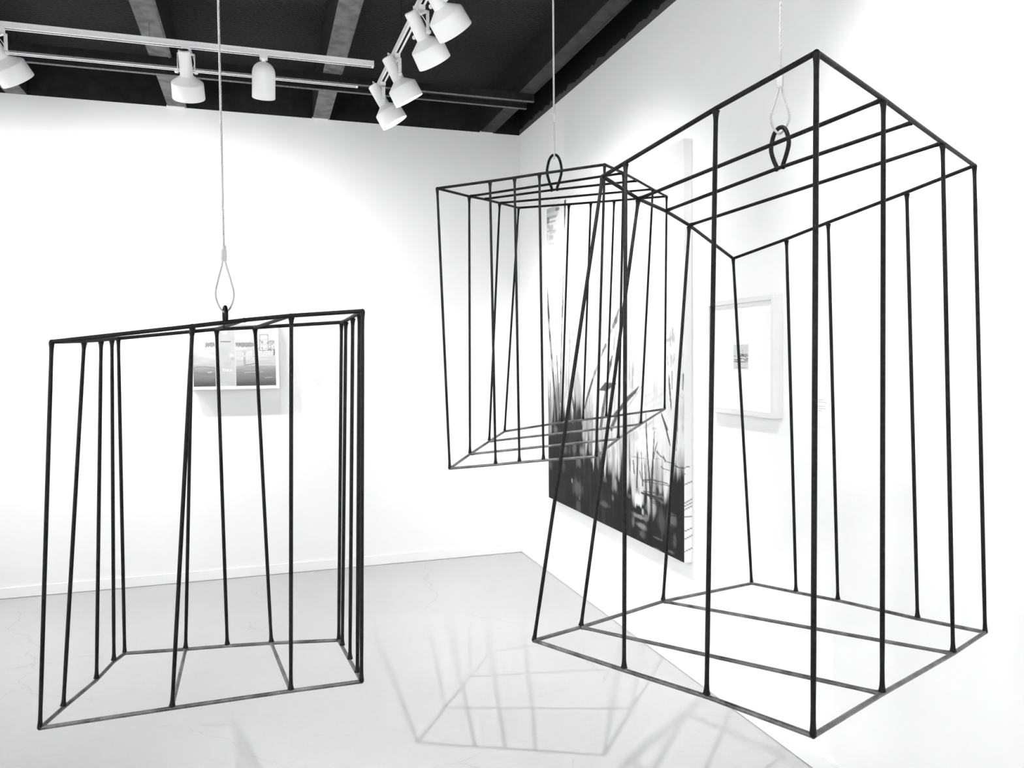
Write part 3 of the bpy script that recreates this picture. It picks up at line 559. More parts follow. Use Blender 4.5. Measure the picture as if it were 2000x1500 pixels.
# ---------------------------------------------------------------- tall reed painting on the right wall
CVY0, CVY1, CVZ0, CVZ1, CVT = 3.330, 5.210, .578, 2.634, .046
def reed_painting():
    R = Raster(330, 460, .93); asp = (CVZ1-CVZ0)/(CVY1-CVY0)
    STROKES = [([(-0.0176, 0.0029), (0.1091, 0.0099)], [0.0267, 0.0246], 0.3, 0.45), ([(-0.0179, 0.0169), (0.1021, 0.0264)], [0.0356, 0.0329], 0.35, 0.4), ([(-0.0155, 0.0314), (0.0961, 0.0382)], [0.0107, 0.01], 0.2, 0.55), ([(-0.0113, 0.0391), (0.0152, 0.0403)], [0.023, 0.0227], 0.15, 0.8), ([(-0.0114, 0.0467), (0.0875, 0.0522)], [0.0071, 0.0066], 0.2, 0.6), ([(-0.0162, 0.0596), (0.0191, 0.0605)], [0.016, 0.0156], 0.3, 0.5), ([(0.0276, 0.0687), (0.0577, 0.0697)], [0.019, 0.0187], 0.35, 0.5), ([(-0.0192, 0.0747), (0.091, 0.0846)], [0.0072, 0.0066], 0.3, 0.5), ([(0.0315, 0.0873), (0.0867, 0.0903)], [0.0087, 0.0083], 0.4, 0.4), ([(-0.0195, 0.0874), (0.0008, 0.0957)], [0.0214, 0.0211], 0.35, 0.5), ([(0.027, 0.0979), (0.0612, 0.1016)], [0.0121, 0.0119], 0.3, 0.5), ([(0.0224, 0.107), (0.0653, 0.1085)], [0.0087, 0.0085], 0.4, 0.4), ([(0.0265, 0.1215), (0.0734, 0.1269)], [0.0078, 0.0076], 0.5, 0.4), ([(0.0966, 0.016), (0.1252, 0.0186)], [0.0115, 0.0114], 0.1, 0.7), ([(0.1878, -0.0111), (0.185, 0.0147), (0.1821, 0.0486), (0.1782, 0.0877)], [0.017, 0.0186, 0.0125, 0.0046], 0.06, 0.95), ([(0.1782, 0.0877), (0.1725, 0.14), (0.1674, 0.2461)], [0.004, 0.004, 0.004], 0.45, 0.5), ([(0.0924, 0.2229), (0.1242, 0.2802), (0.1542, 0.3147)], [0.0041, 0.0041, 0.004], 0.4, 0.5), ([(0.1658, 0.2459), (0.1558, 0.3122), (0.1587, 0.3285), (0.1505, 0.3792)], [0.0048, 0.0072, 0.0104, 0.0104], 0.08, 0.85), ([(-0.0195, 0.127), (-0.0178, 0.1726), (-0.0105, 0.2442), (0.0007, 0.296), (0.0167, 0.3732)], [0.0054, 0.0089, 0.0125, 0.0159, 0.0157], 0.05, 0.9), ([(-0.0159, 0.2437), (-0.0178, 0.3716)], [0.0063, 0.0063], 0.2, 0.7), ([(0.0043, 0.3373), (0.024, 0.4369), (0.0479, 0.5355), (0.0711, 0.6468), (0.0941, 0.7567)], [0.0141, 0.0157, 0.0171, 0.0204, 0.0251], 0.05, 0.9), ([(-0.017, 0.3361), (-0.0078, 0.5216), (0.0036, 0.6498), (0.0257, 0.7623)], [0.0071, 0.0107, 0.0124, 0.021], 0.08, 0.8), ([(0.1536, 0.3457), (0.1503, 0.39)], [0.0104, 0.0104], 0.08, 0.85), ([(0.1486, 0.398), (0.1405, 0.4831)], [0.0104, 0.0105], 0.1, 0.8), ([(0.1387, 0.4912), (0.1333, 0.5621), (0.129, 0.6579)], [0.0121, 0.0122, 0.0123], 0.1, 0.8), ([(0.077, 0.3607), (0.0949, 0.5075)], [0.005, 0.005], 0.35, 0.6), ([(0.0949, 0.5075), (0.1052, 0.6177), (0.1187, 0.6859)], [0.0067, 0.01, 0.0115], 0.15, 0.8), ([(0.0811, 0.5713), (0.0973, 0.6816)], [0.0118, 0.0117], 0.2, 0.7), ([(0.2175, 0.3572), (0.2185, 0.4284), (0.221, 0.4601), (0.2185, 0.5209)], [0.0038, 0.0069, 0.0137, 0.0123], 0.3, 0.6), ([(0.2378, 0.3687), (0.2309, 0.5077)], [0.0046, 0.0046], 0.4, 0.5), ([(0.2563, 0.3852), (0.2517, 0.4372), (0.2454, 0.4972)], [0.0037, 0.0089, 0.0038], 0.3, 0.6), ([(0.196, 0.481), (0.1814, 0.6419)], [0.007, 0.0071], 0.3, 0.6), ([(0.2146, 0.5209), (0.2029, 0.6142)], [0.0062, 0.0062], 0.3, 0.6), ([(0.2057, 0.375), (0.2119, 0.4547)], [0.0047, 0.0046], 0.5, 0.4), ([(0.6162, 0.3785), (0.5958, 0.4072), (0.5782, 0.4214)], [0.0091, 0.022, 0.0176], 0.12, 0.85), ([(0.5782, 0.4226), (0.5604, 0.4383)], [0.0152, 0.0143], 0.2, 0.6), ([(0.5604, 0.4359), (0.5331, 0.461), (0.5207, 0.4749)], [0.0131, 0.0073, 0.0098], 0.35, 0.5), ([(0.5207, 0.4773), (0.502, 0.4914), (0.4861, 0.508)], [0.0159, 0.0112, 0.005], 0.12, 0.85), ([(0.4603, 0.5371), (0.4373, 0.5569), (0.4173, 0.5795)], [0.0141, 0.0157, 0.0119], 0.2, 0.75), ([(0.4173, 0.5795), (0.3934, 0.61), (0.369, 0.6411), (0.3513, 0.6672)], [0.0119, 0.0135, 0.0111, 0.0084], 0.12, 0.85), ([(0.5841, 0.424), (0.5868, 0.4413)], [0.007, 0.007], 0.25, 0.6), ([(0.5855, 0.4551), (0.5805, 0.4874)], [0.0094, 0.0094], 0.2, 0.7), ([(0.5986, 0.4256), (0.5954, 0.4484)], [0.0103, 0.0104], 0.3, 0.6), ([(0.5685, 0.5082), (0.5564, 0.5292), (0.5442, 0.5528), (0.5254, 0.6028), (0.5, 0.6637), (0.4804, 0.718)], [0.0083, 0.018, 0.0121, 0.0147, 0.0212, 0.019], 0.15, 0.75), ([(0.4754, 0.6065), (0.5193, 0.5964), (0.597, 0.5853)], [0.0051, 0.0271, 0.0034], 0.1, 0.85), ([(0.2997, 0.5592), (0.2981, 0.6625)], [0.0065, 0.0065], 0.4, 0.5), ([(0.3321, 0.546), (0.3338, 0.5714)], [0.0035, 0.0036], 0.5, 0.4), ([(0.3731, 0.5982), (0.3722, 0.6585)], [0.0082, 0.0083], 0.35, 0.5), ([(0.4067, 0.6219), (0.4022, 0.7067)], [0.0047, 0.0047], 0.3, 0.5), ([(0.4154, 0.6191), (0.4121, 0.7184)], [0.0046, 0.0047], 0.3, 0.5), ([(0.2356, 0.6289), (0.2537, 0.6701), (0.279, 0.7104)], [0.0106, 0.0165, 0.0147], 0.15, 0.8), ([(0.2549, 0.6019), (0.2757, 0.6898)], [0.006, 0.0059], 0.3, 0.6), ([(0.2978, 0.6806), (0.2826, 0.7153)], [0.0101, 0.0103], 0.15, 0.8), ([(0.315, 0.4976), (0.3287, 0.5333)], [0.005, 0.005], 0.6, 0.4), ([(0.5882, 0.596), (0.5844, 0.682)], [0.007, 0.007], 0.3, 0.6), ([(0.5643, 0.6318), (0.5696, 0.6947)], [0.006, 0.0059], 0.35, 0.5), ([(0.6107, 0.6641), (0.5605, 0.7141)], [0.0149, 0.0179], 0.12, 0.8), ([(0.3619, 0.6591), (0.3402, 0.7112)], [0.0083, 0.0085], 0.3, 0.5), ([(0.3753, 0.6835), (0.3677, 0.7345)], [0.0138, 0.0138], 0.25, 0.6), ([(0.3958, 0.6822), (0.3951, 0.7322)], [0.0054, 0.0054], 0.3, 0.6), ([(0.0132, 0.6544), (0.0093, 0.7759)], [0.0059, 0.006], 0.15197519873323112, 0.55), ([(0.096, 0.619), (0.1057, 0.7144)], [0.015, 0.0148], 0.2205395261283672, 0.55), ([(0.0954, 0.6431), (0.0956, 0.7615)], [0.0137, 0.0138], 0.2284771815574952, 0.55), ([(0.0822, 0.6653), (0.0826, 0.7525)], [0.0127, 0.0127], 0.23866493743969763, 0.55), ([(0.0234, 0.5957), (0.0312, 0.7211)], [0.0145, 0.0144], 0.25711942254168035, 0.55), ([(0.1069, 0.6336), (0.1037, 0.761)], [0.0093, 0.0094], 0.2903380082556781, 0.55), ([(0.1019, 0.6009), (0.1072, 0.7369)], [0.0094, 0.0093], 0.24399724363002057, 0.55), ([(0.0222, 0.6498), (0.0288, 0.7564)], [0.0089, 0.0089], 0.23776111611080453, 0.55), ([(0.0604, 0.6926), (0.0563, 0.8254)], [0.0153, 0.0153], 0.25069103132437776, 0.55), ([(0.0019, 0.691), (-0.0108, 0.8335)], [0.0149, 0.0151], 0.2353661255211485, 0.55), ([(0.0796, 0.6142), (0.0869, 0.7132)], [0.0057, 0.0057], 0.27809137326340205, 0.55), ([(0.1166, 0.5995), (0.1115, 0.7264)], [0.009, 0.009], 0.17261480616792144, 0.55), ([(0.0205, 0.6795), (0.0247, 0.7995)], [0.0057, 0.0057], 0.25776607161727744, 0.55), ([(0.0255, 0.692), (0.0262, 0.8329)], [0.0105, 0.0105], 0.2997763418063665, 0.55), ([(0.0244, 0.6009), (0.0262, 0.697)], [0.0095, 0.0095], 0.2415700684451012, 0.55), ([(0.0029, 0.5976), (0.0042, 0.7327)], [0.0087, 0.0087], 0.2937989139612682, 0.55), ([(0.1037, 0.6318), (0.0985, 0.7508)], [0.0109, 0.0109], 0.23388915930230858, 0.55), ([(0.0652, 0.6963), (0.07, 0.8085)], [0.0095, 0.0095], 0.25804668782162077, 0.55), ([(0.0138, 0.6267), (0.025, 0.7425)], [0.0054, 0.0054], 0.2122815515705823, 0.55), ([(0.0619, 0.5935), (0.0634, 0.7119)], [0.0115, 0.0116], 0.15901207659415845, 0.55), ([(0.0673, 0.6432), (0.0671, 0.7667)], [0.0126, 0.0126], 0.15332737034862148, 0.55), ([(-0.0123, 0.6707), (-0.0161, 0.8127)], [0.0081, 0.0081], 0.21844681944545688, 0.55), ([(0.0629, 0.627), (0.062, 0.7318)], [0.0112, 0.0112], 0.19506059600483838, 0.55), ([(0.0322, 0.6793), (0.0401, 0.7652)], [0.0111, 0.0111], 0.2602759772517764, 0.55), ([(0.0241, 0.6174), (0.029, 0.7128)], [0.0098, 0.0098], 0.25470996100122745, 0.55), ([(-0.0055, 0.6298), (-0.0074, 0.735)], [0.0142, 0.0143], 0.21576460988420804, 0.55), ([(0.3912, 0.634), (0.3848, 0.7288)], [0.0065, 0.0064], 0.24500556854457697, 0.5), ([(0.2157, 0.6735), (0.2241, 0.7363)], [0.01, 0.01], 0.36769527580564515, 0.5), ([(0.2319, 0.6507), (0.2341, 0.7462)], [0.0064, 0.0064], 0.22593782755922137, 0.5), ([(0.2581, 0.694), (0.2469, 0.7618)], [0.0063, 0.0064], 0.2833811391746979, 0.5), ([(0.2898, 0.6591), (0.2927, 0.711)], [0.0105, 0.0105], 0.37599565032520965, 0.5), ([(0.42, 0.6543), (0.4169, 0.7512)], [0.0095, 0.0095], 0.24441814725446426, 0.5), ([(0.3656, 0.6907), (0.3603, 0.7563)], [0.0058, 0.0058], 0.245493267270224, 0.5), ([(0.2021, 0.6795), (0.1929, 0.7491)], [0.0102, 0.0103], 0.20901536201707197, 0.5), ([(0.4014, 0.6766), (0.4128, 0.7703)], [0.0073, 0.0072], 0.2026288993374226, 0.5), ([(0.3663, 0.6353), (0.3586, 0.7014)], [0.008, 0.0081], 0.304992827083165, 0.5), ([(0.2876, 0.7046), (0.2814, 0.7703)], [0.01, 0.01], 0.29543949933581265, 0.5), ([(0.3745, 0.6499), (0.3696, 0.7105)], [0.0071, 0.0072], 0.3633621694433846, 0.5), ([(0.228, 0.6957), (0.2385, 0.7916)], [0.0039, 0.0038], 0.3257214420600165, 0.5), ([(0.3929, 0.6241), (0.3862, 0.688)], [0.0052, 0.0053], 0.30545323568533667, 0.5), ([(0.2904, 0.6645), (0.2896, 0.7193)], [0.0045, 0.0045], 0.22492524690901236, 0.5), ([(0.2016, 0.7136), (0.1994, 0.8133)], [0.0046, 0.0046], 0.3004240013509863, 0.5), ([(0.2647, 0.6522), (0.2569, 0.7359)], [0.0063, 0.0064], 0.23821640012863687, 0.5), ([(0.2681, 0.6356), (0.2753, 0.7164)], [0.009, 0.009], 0.27604761242165077, 0.5), ([(0.2058, 0.6431), (0.1967, 0.7391)], [0.0068, 0.0068], 0.36023218191182516, 0.5), ([(0.3378, 0.6584), (0.3436, 0.728)], [0.007, 0.007], 0.34057613211117477, 0.5), ([(0.2896, 0.6835), (0.2829, 0.7638)], [0.0087, 0.0088], 0.21431619942655764, 0.5), ([(0.291, 0.6604), (0.2907, 0.758)], [0.0105, 0.0105], 0.27484713937165056, 0.5), ([(0.0867, 0.5308), (0.1604, 0.5211)], [0.0251, 0.0239], 0.66, 0.35), ([(0.0116, 0.471), (0.0889, 0.4627)], [0.0264, 0.025], 0.66, 0.35), ([(-0.007, 0.5355), (0.0713, 0.5254)], [0.0267, 0.0253], 0.66, 0.35), ([(0.0585, 0.5484), (0.1336, 0.5383)], [0.0256, 0.0244], 0.66, 0.35), ([(0.0748, 0.5086), (0.149, 0.4994)], [0.0253, 0.0241], 0.66, 0.35), ([(0.0682, 0.4898), (0.1428, 0.4811)], [0.0255, 0.0242], 0.66, 0.35), ([(-0.0086, 0.4937), (0.0698, 0.4847)], [0.0267, 0.0254], 0.66, 0.35), ([(-0.019, 0.4111), (0.0598, 0.4041)], [0.0269, 0.0256], 0.66, 0.35), ([(0.0749, 0.3962), (0.1491, 0.3899)], [0.0253, 0.024], 0.66, 0.35), ([(-0.008, 0.4032), (0.0702, 0.3965)], [0.0267, 0.0254], 0.66, 0.35), ([(0.0869, 0.4209), (0.1605, 0.4139)], [0.0251, 0.0239], 0.66, 0.35), ([(-0.0196, 0.5409), (0.0593, 0.5306)], [0.0269, 0.0256], 0.66, 0.35), ([(-0.0074, 0.5412), (0.071, 0.531)], [0.0267, 0.0254], 0.66, 0.35), ([(0.06, 0.5391), (0.135, 0.5292)], [0.0256, 0.0243], 0.66, 0.35), ([(0.0939, 0.4927), (0.1672, 0.484)], [0.025, 0.0238], 0.66, 0.35), ([(0.0778, 0.3949), (0.1518, 0.3886)], [0.0252, 0.024], 0.66, 0.35), ([(0.706, 0.5389), (0.7064, 0.5851)], [0.0056, 0.0056], 0.36222789965587554, 0.55), ([(0.6894, 0.5432), (0.6889, 0.5926)], [0.0031, 0.0031], 0.38595448828633555, 0.55), ([(0.6866, 0.5473), (0.6875, 0.5803)], [0.0036, 0.0036], 0.4200568967411499, 0.55), ([(0.6932, 0.5059), (0.6913, 0.5436)], [0.0058, 0.0058], 0.43256627446949886, 0.55), ([(0.7055, 0.5119), (0.7046, 0.5555)], [0.0041, 0.004], 0.44674417846824915, 0.55), ([(0.7012, 0.5688), (0.6979, 0.5941)], [0.0025, 0.0025], 0.49963096154257836, 0.55), ([(0.7115, 0.5393), (0.7084, 0.5657)], [0.0031, 0.0031], 0.3898359673418927, 0.55), ([(0.6994, 0.5238), (0.7017, 0.5519)], [0.0047, 0.0047], 0.5406851109557378, 0.55), ([(0.6883, 0.5542), (0.6845, 0.5951)], [0.0032, 0.0032], 0.3935209755707194, 0.55), ([(0.6781, 0.5368), (0.6817, 0.5704)], [0.0028, 0.0028], 0.42209407126728493, 0.55), ([(0.6892, 0.5595), (0.6951, 0.5963)], [0.0044, 0.0044], 0.44361059156137256, 0.55), ([(0.7083, 0.5628), (0.7154, 0.602)], [0.0039, 0.0039], 0.49414180378969685, 0.55), ([(0.7094, 0.5303), (0.7095, 0.5666)], [0.0029, 0.0029], 0.3969557443980125, 0.55), ([(0.7041, 0.5516), (0.698, 0.6055)], [0.0053, 0.0054], 0.3984183607849066, 0.55), ([(0.6846, 0.5195), (0.6868, 0.57)], [0.0055, 0.0055], 0.4010015862728796, 0.55), ([(0.7097, 0.5237), (0.7143, 0.5582)], [0.0048, 0.0048], 0.36718508320743964, 0.55), ([(0.6805, 0.5643), (0.6806, 0.6051)], [0.0047, 0.0047], 0.3513767391881111, 0.55), ([(0.6899, 0.5333), (0.6931, 0.5704)], [0.003, 0.0029], 0.467021078977539, 0.55), ([(0.713, 0.5296), (0.7126, 0.559)], [0.0046, 0.0045], 0.37250580107930187, 0.55), ([(0.7102, 0.5695), (0.7107, 0.5927)], [0.0056, 0.0056], 0.42484468173746515, 0.55), ([(0.706, 0.5579), (0.7057, 0.6008)], [0.0051, 0.0051], 0.40311834828133264, 0.55), ([(0.7052, 0.5736), (0.7098, 0.6171)], [0.0041, 0.0041], 0.3726592103643452, 0.55), ([(0.7681, 0.4442), (0.7486, 0.4868), (0.734, 0.5193)], [0.0015, 0.0026, 0.0042], 0.5, 0.6), ([(0.93, 0.4489), (0.9291, 0.4827)], [0.0035, 0.0035], 0.15, 0.8), ([(0.9409, 0.4413), (0.9399, 0.473)], [0.0039, 0.0039], 0.25, 0.7), ([(0.9515, 0.4476), (0.9515, 0.4732)], [0.0021, 0.0022], 0.4, 0.5), ([(0.9451, 0.4572), (0.9459, 0.4711)], [0.0102, 0.0103], 0.35, 0.5), ([(0.9322, 0.4629), (0.9213, 0.4686), (0.9102, 0.4694)], [0.0095, 0.0097, 0.0097], 0.4, 0.5), ([(0.8742, 0.4779), (0.8969, 0.4752)], [0.0064, 0.0063], 0.65, 0.5), ([(0.9102, 0.4684), (0.9536, 0.4644)], [0.0079, 0.0077], 0.5, 0.4), ([(0.9321, 0.5067), (0.9333, 0.5326)], [0.0047, 0.0048], 0.2, 0.7), ([(0.9398, 0.5067), (0.9406, 0.5285)], [0.003, 0.003], 0.3, 0.6), ([(0.9484, 0.5028), (0.9458, 0.5265)], [0.0034, 0.0034], 0.25, 0.6), ([(0.9535, 0.5038), (0.9514, 0.5186)], [0.0025, 0.0026], 0.3, 0.5), ([(0.9137, 0.5106), (0.9167, 0.5287)], [0.0045, 0.0044], 0.3, 0.6), ([(0.921, 0.5567), (0.9253, 0.5887), (0.9317, 0.6285), (0.9339, 0.6364)], [0.0044, 0.0079, 0.0052, 0.0035], 0.12, 0.85), ([(0.9376, 0.5445), (0.9379, 0.5883)], [0.0039, 0.0038], 0.2, 0.7), ([(0.9099, 0.5893), (0.9405, 0.5882)], [0.0018, 0.0018], 0.4, 0.5), ([(0.9952, 0.5513), (0.9935, 0.5863)], [0.0054, 0.0054], 0.15, 0.8), ([(0.9878, 0.5534), (0.9886, 0.5787)], [0.005, 0.005], 0.4, 0.5), ([(0.9966, 0.4315), (0.9973, 0.5281)], [0.002, 0.002], 0.5, 0.4), ([(0.9912, 0.4991), (0.9891, 0.5068)], [0.0123, 0.0124], 0.65, 0.5), ([(0.8671, 0.5291), (0.8922, 0.5208)], [0.0073, 0.0072], 0.7, 0.5), ([(0.7831, 0.6108), (0.8125, 0.6075)], [0.0079, 0.0078], 0.55, 0.5), ([(0.846, 0.5728), (0.86, 0.5714)], [0.0094, 0.0093], 0.75, 0.4), ([(0.7829, 0.6343), (0.8316, 0.6192), (0.8919, 0.6001)], [0.011, 0.0104, 0.0099], 0.7, 0.5), ([(0.8075, 0.6415), (0.8736, 0.6254)], [0.0077, 0.0073], 0.72, 0.5), ([(0.8738, 0.5905), (0.9009, 0.5916)], [0.0073, 0.0071], 0.7, 0.4), ([(0.7464, 0.5881), (0.7246, 0.6024), (0.6955, 0.6146), (0.6683, 0.6269)], [0.004, 0.0115, 0.0129, 0.0164], 0.12, 0.85), ([(0.6683, 0.6269), (0.6293, 0.6516), (0.583, 0.6751)], [0.0164, 0.0147, 0.0129], 0.12, 0.8), ([(0.7907, 0.5701), (0.7632, 0.589), (0.7113, 0.6227), (0.6736, 0.6468)], [0.0015, 0.003, 0.0037, 0.0033], 0.25, 0.7), ([(0.9694, 0.5989), (0.9951, 0.6095)], [0.0021, 0.002], 0.35, 0.6), ([(0.9702, 0.6048), (0.9668, 0.6463), (0.9638, 0.686)], [0.0025, 0.0068, 0.0085], 0.15, 0.75), ([(0.8804, 0.6517), (0.8917, 0.6653), (0.9118, 0.6882)], [0.0046, 0.0064, 0.008], 0.15, 0.8), ([(0.9972, 0.6017), (0.9963, 0.6444)], [0.0037, 0.0036], 0.3, 0.5), ([(0.9142, 0.6093), (0.9185, 0.6493)], [0.0132, 0.0132], 0.75, 0.4), ([(0.8804, 0.6548), (0.9006, 0.6799), (0.9205, 0.7147), (0.9271, 0.7262)], [0.0041, 0.0071, 0.007, 0.0044], 0.1, 0.85), ([(0.685, 0.721), (0.6851, 0.7702), (0.6886, 0.8168)], [0.0027, 0.0065, 0.0075], 0.12, 0.8), ([(0.7897, 0.6585), (0.7924, 0.7053), (0.798, 0.7581), (0.8113, 0.8311), (0.816, 0.8729)], [0.0025, 0.0069, 0.0079, 0.0098, 0.0117], 0.08, 0.85), ([(0.8407, 0.6991), (0.8334, 0.7543), (0.8269, 0.8078), (0.8208, 0.8722), (0.8229, 0.9355)], [0.0029, 0.0067, 0.0106, 0.0126, 0.0164], 0.06, 0.9), ([(0.8571, 0.7248), (0.8453, 0.7426), (0.8357, 0.7688)], [0.0028, 0.0057, 0.0047], 0.12, 0.8), ([(0.738, 0.7645), (0.7362, 0.8086), (0.7317, 0.8575)], [0.0041, 0.0083, 0.0094], 0.08, 0.85), ([(0.7611, 0.7599), (0.7649, 0.805), (0.7691, 0.8478)], [0.003, 0.0061, 0.0081], 0.1, 0.8), ([(0.782, 0.7878), (0.7844, 0.8133), (0.7876, 0.8537)], [0.003, 0.006, 0.007], 0.1, 0.8), ([(0.7101, 0.7896), (0.7152, 0.8223)], [0.0064, 0.0063], 0.12, 0.75), ([(0.8275, 0.6929), (0.8455, 0.6921)], [0.0067, 0.0066], 0.35, 0.6), ([(0.7472, 0.7047), (0.7776, 0.6958), (0.8314, 0.6747)], [0.0103, 0.009, 0.0039], 0.45, 0.5), ([(0.7667, 0.834), (0.8258, 0.8259), (0.8729, 0.8235), (0.9136, 0.8233)], [0.0046, 0.0043, 0.0041, 0.004], 0.1, 0.8), ([(0.7692, 0.8369), (0.8449, 0.8316), (0.9355, 0.8259)], [0.003, 0.0029, 0.0026], 0.12, 0.7), ([(0.7614, 0.8684), (0.8208, 0.8679), (0.8842, 0.8667)], [0.0061, 0.0077, 0.0064], 0.05, 0.9), ([(0.7716, 0.8626), (0.8353, 0.8572), (0.891, 0.8549)], [0.003, 0.0029, 0.0027], 0.1, 0.8), ([(0.8256, 0.8746), (0.8773, 0.867)], [0.0034, 0.0032], 0.08, 0.8), ([(0.8256, 0.8809), (0.8864, 0.8717)], [0.0029, 0.0027], 0.1, 0.8), ([(0.8256, 0.8852), (0.8726, 0.8816), (0.9089, 0.8797)], [0.0033, 0.0033, 0.0031], 0.08, 0.8), ([(0.8773, 0.8664), (0.8864, 0.868)], [0.0101, 0.01], 0.05, 0.9), ([(0.6753, 0.7779), (0.7049, 0.7791), (0.7467, 0.7778), (0.8116, 0.7736), (0.8731, 0.7656)], [0.0028, 0.0026, 0.0026, 0.0024, 0.0023], 0.2, 0.7), ([(0.8546, 0.75), (0.8731, 0.7584), (0.8914, 0.7615), (0.9093, 0.769), (0.9529, 0.7695)], [0.0074, 0.0037, 0.0037, 0.0026, 0.0025], 0.12, 0.75), ([(0.9357, 0.7715), (0.9699, 0.7753), (0.9866, 0.7752), (1.0031, 0.7728)], [0.0022, 0.0034, 0.0037, 0.0037], 0.08, 0.85), ([(0.8776, 0.7847), (0.8913, 0.7892), (0.9269, 0.7897)], [0.0046, 0.0027, 0.0022], 0.15, 0.7), ([(0.8914, 0.7584), (0.9003, 0.7696)], [0.0063, 0.0063], 0.12, 0.7), ([(0.7516, 0.8132), (0.7617, 0.8293)], [0.0072, 0.0071], 0.15, 0.7), ([(0.8665, 0.6929), (0.8663, 0.7239)], [0.0023, 0.0023], 0.5, 0.4), ([(0.966, 0.6119), (0.9651, 0.6711), (0.9594, 0.7349)], [0.0034, 0.0067, 0.0051], 0.18, 0.7), ([(0.9318, 0.6135), (0.9317, 0.6395)], [0.0035, 0.0035], 0.2, 0.7), ([(0.9868, 0.6812), (0.9991, 0.6822)], [0.0207, 0.0205], 0.35, 0.6), ([(0.8726, 0.8951), (0.8999, 0.9007)], [0.0056, 0.0054], 0.08, 0.8), ([(0.9222, 0.8998), (0.9612, 0.8949)], [0.0036, 0.0034], 0.05, 0.9), ([(0.9177, 0.92), (0.944, 0.9231), (0.9738, 0.9254)], [0.0036, 0.0035, 0.0034], 0.04, 0.9), ([(0.9221, 0.9334), (0.9738, 0.9274)], [0.0031, 0.0029], 0.05, 0.9), ([(0.9176, 0.9444), (0.9439, 0.9554), (0.9905, 0.9695)], [0.0035, 0.0034, 0.0033], 0.05, 0.8), ([(0.714, 0.9914), (0.7683, 0.9888)], [0.0047, 0.0046], 0.05, 0.9)]
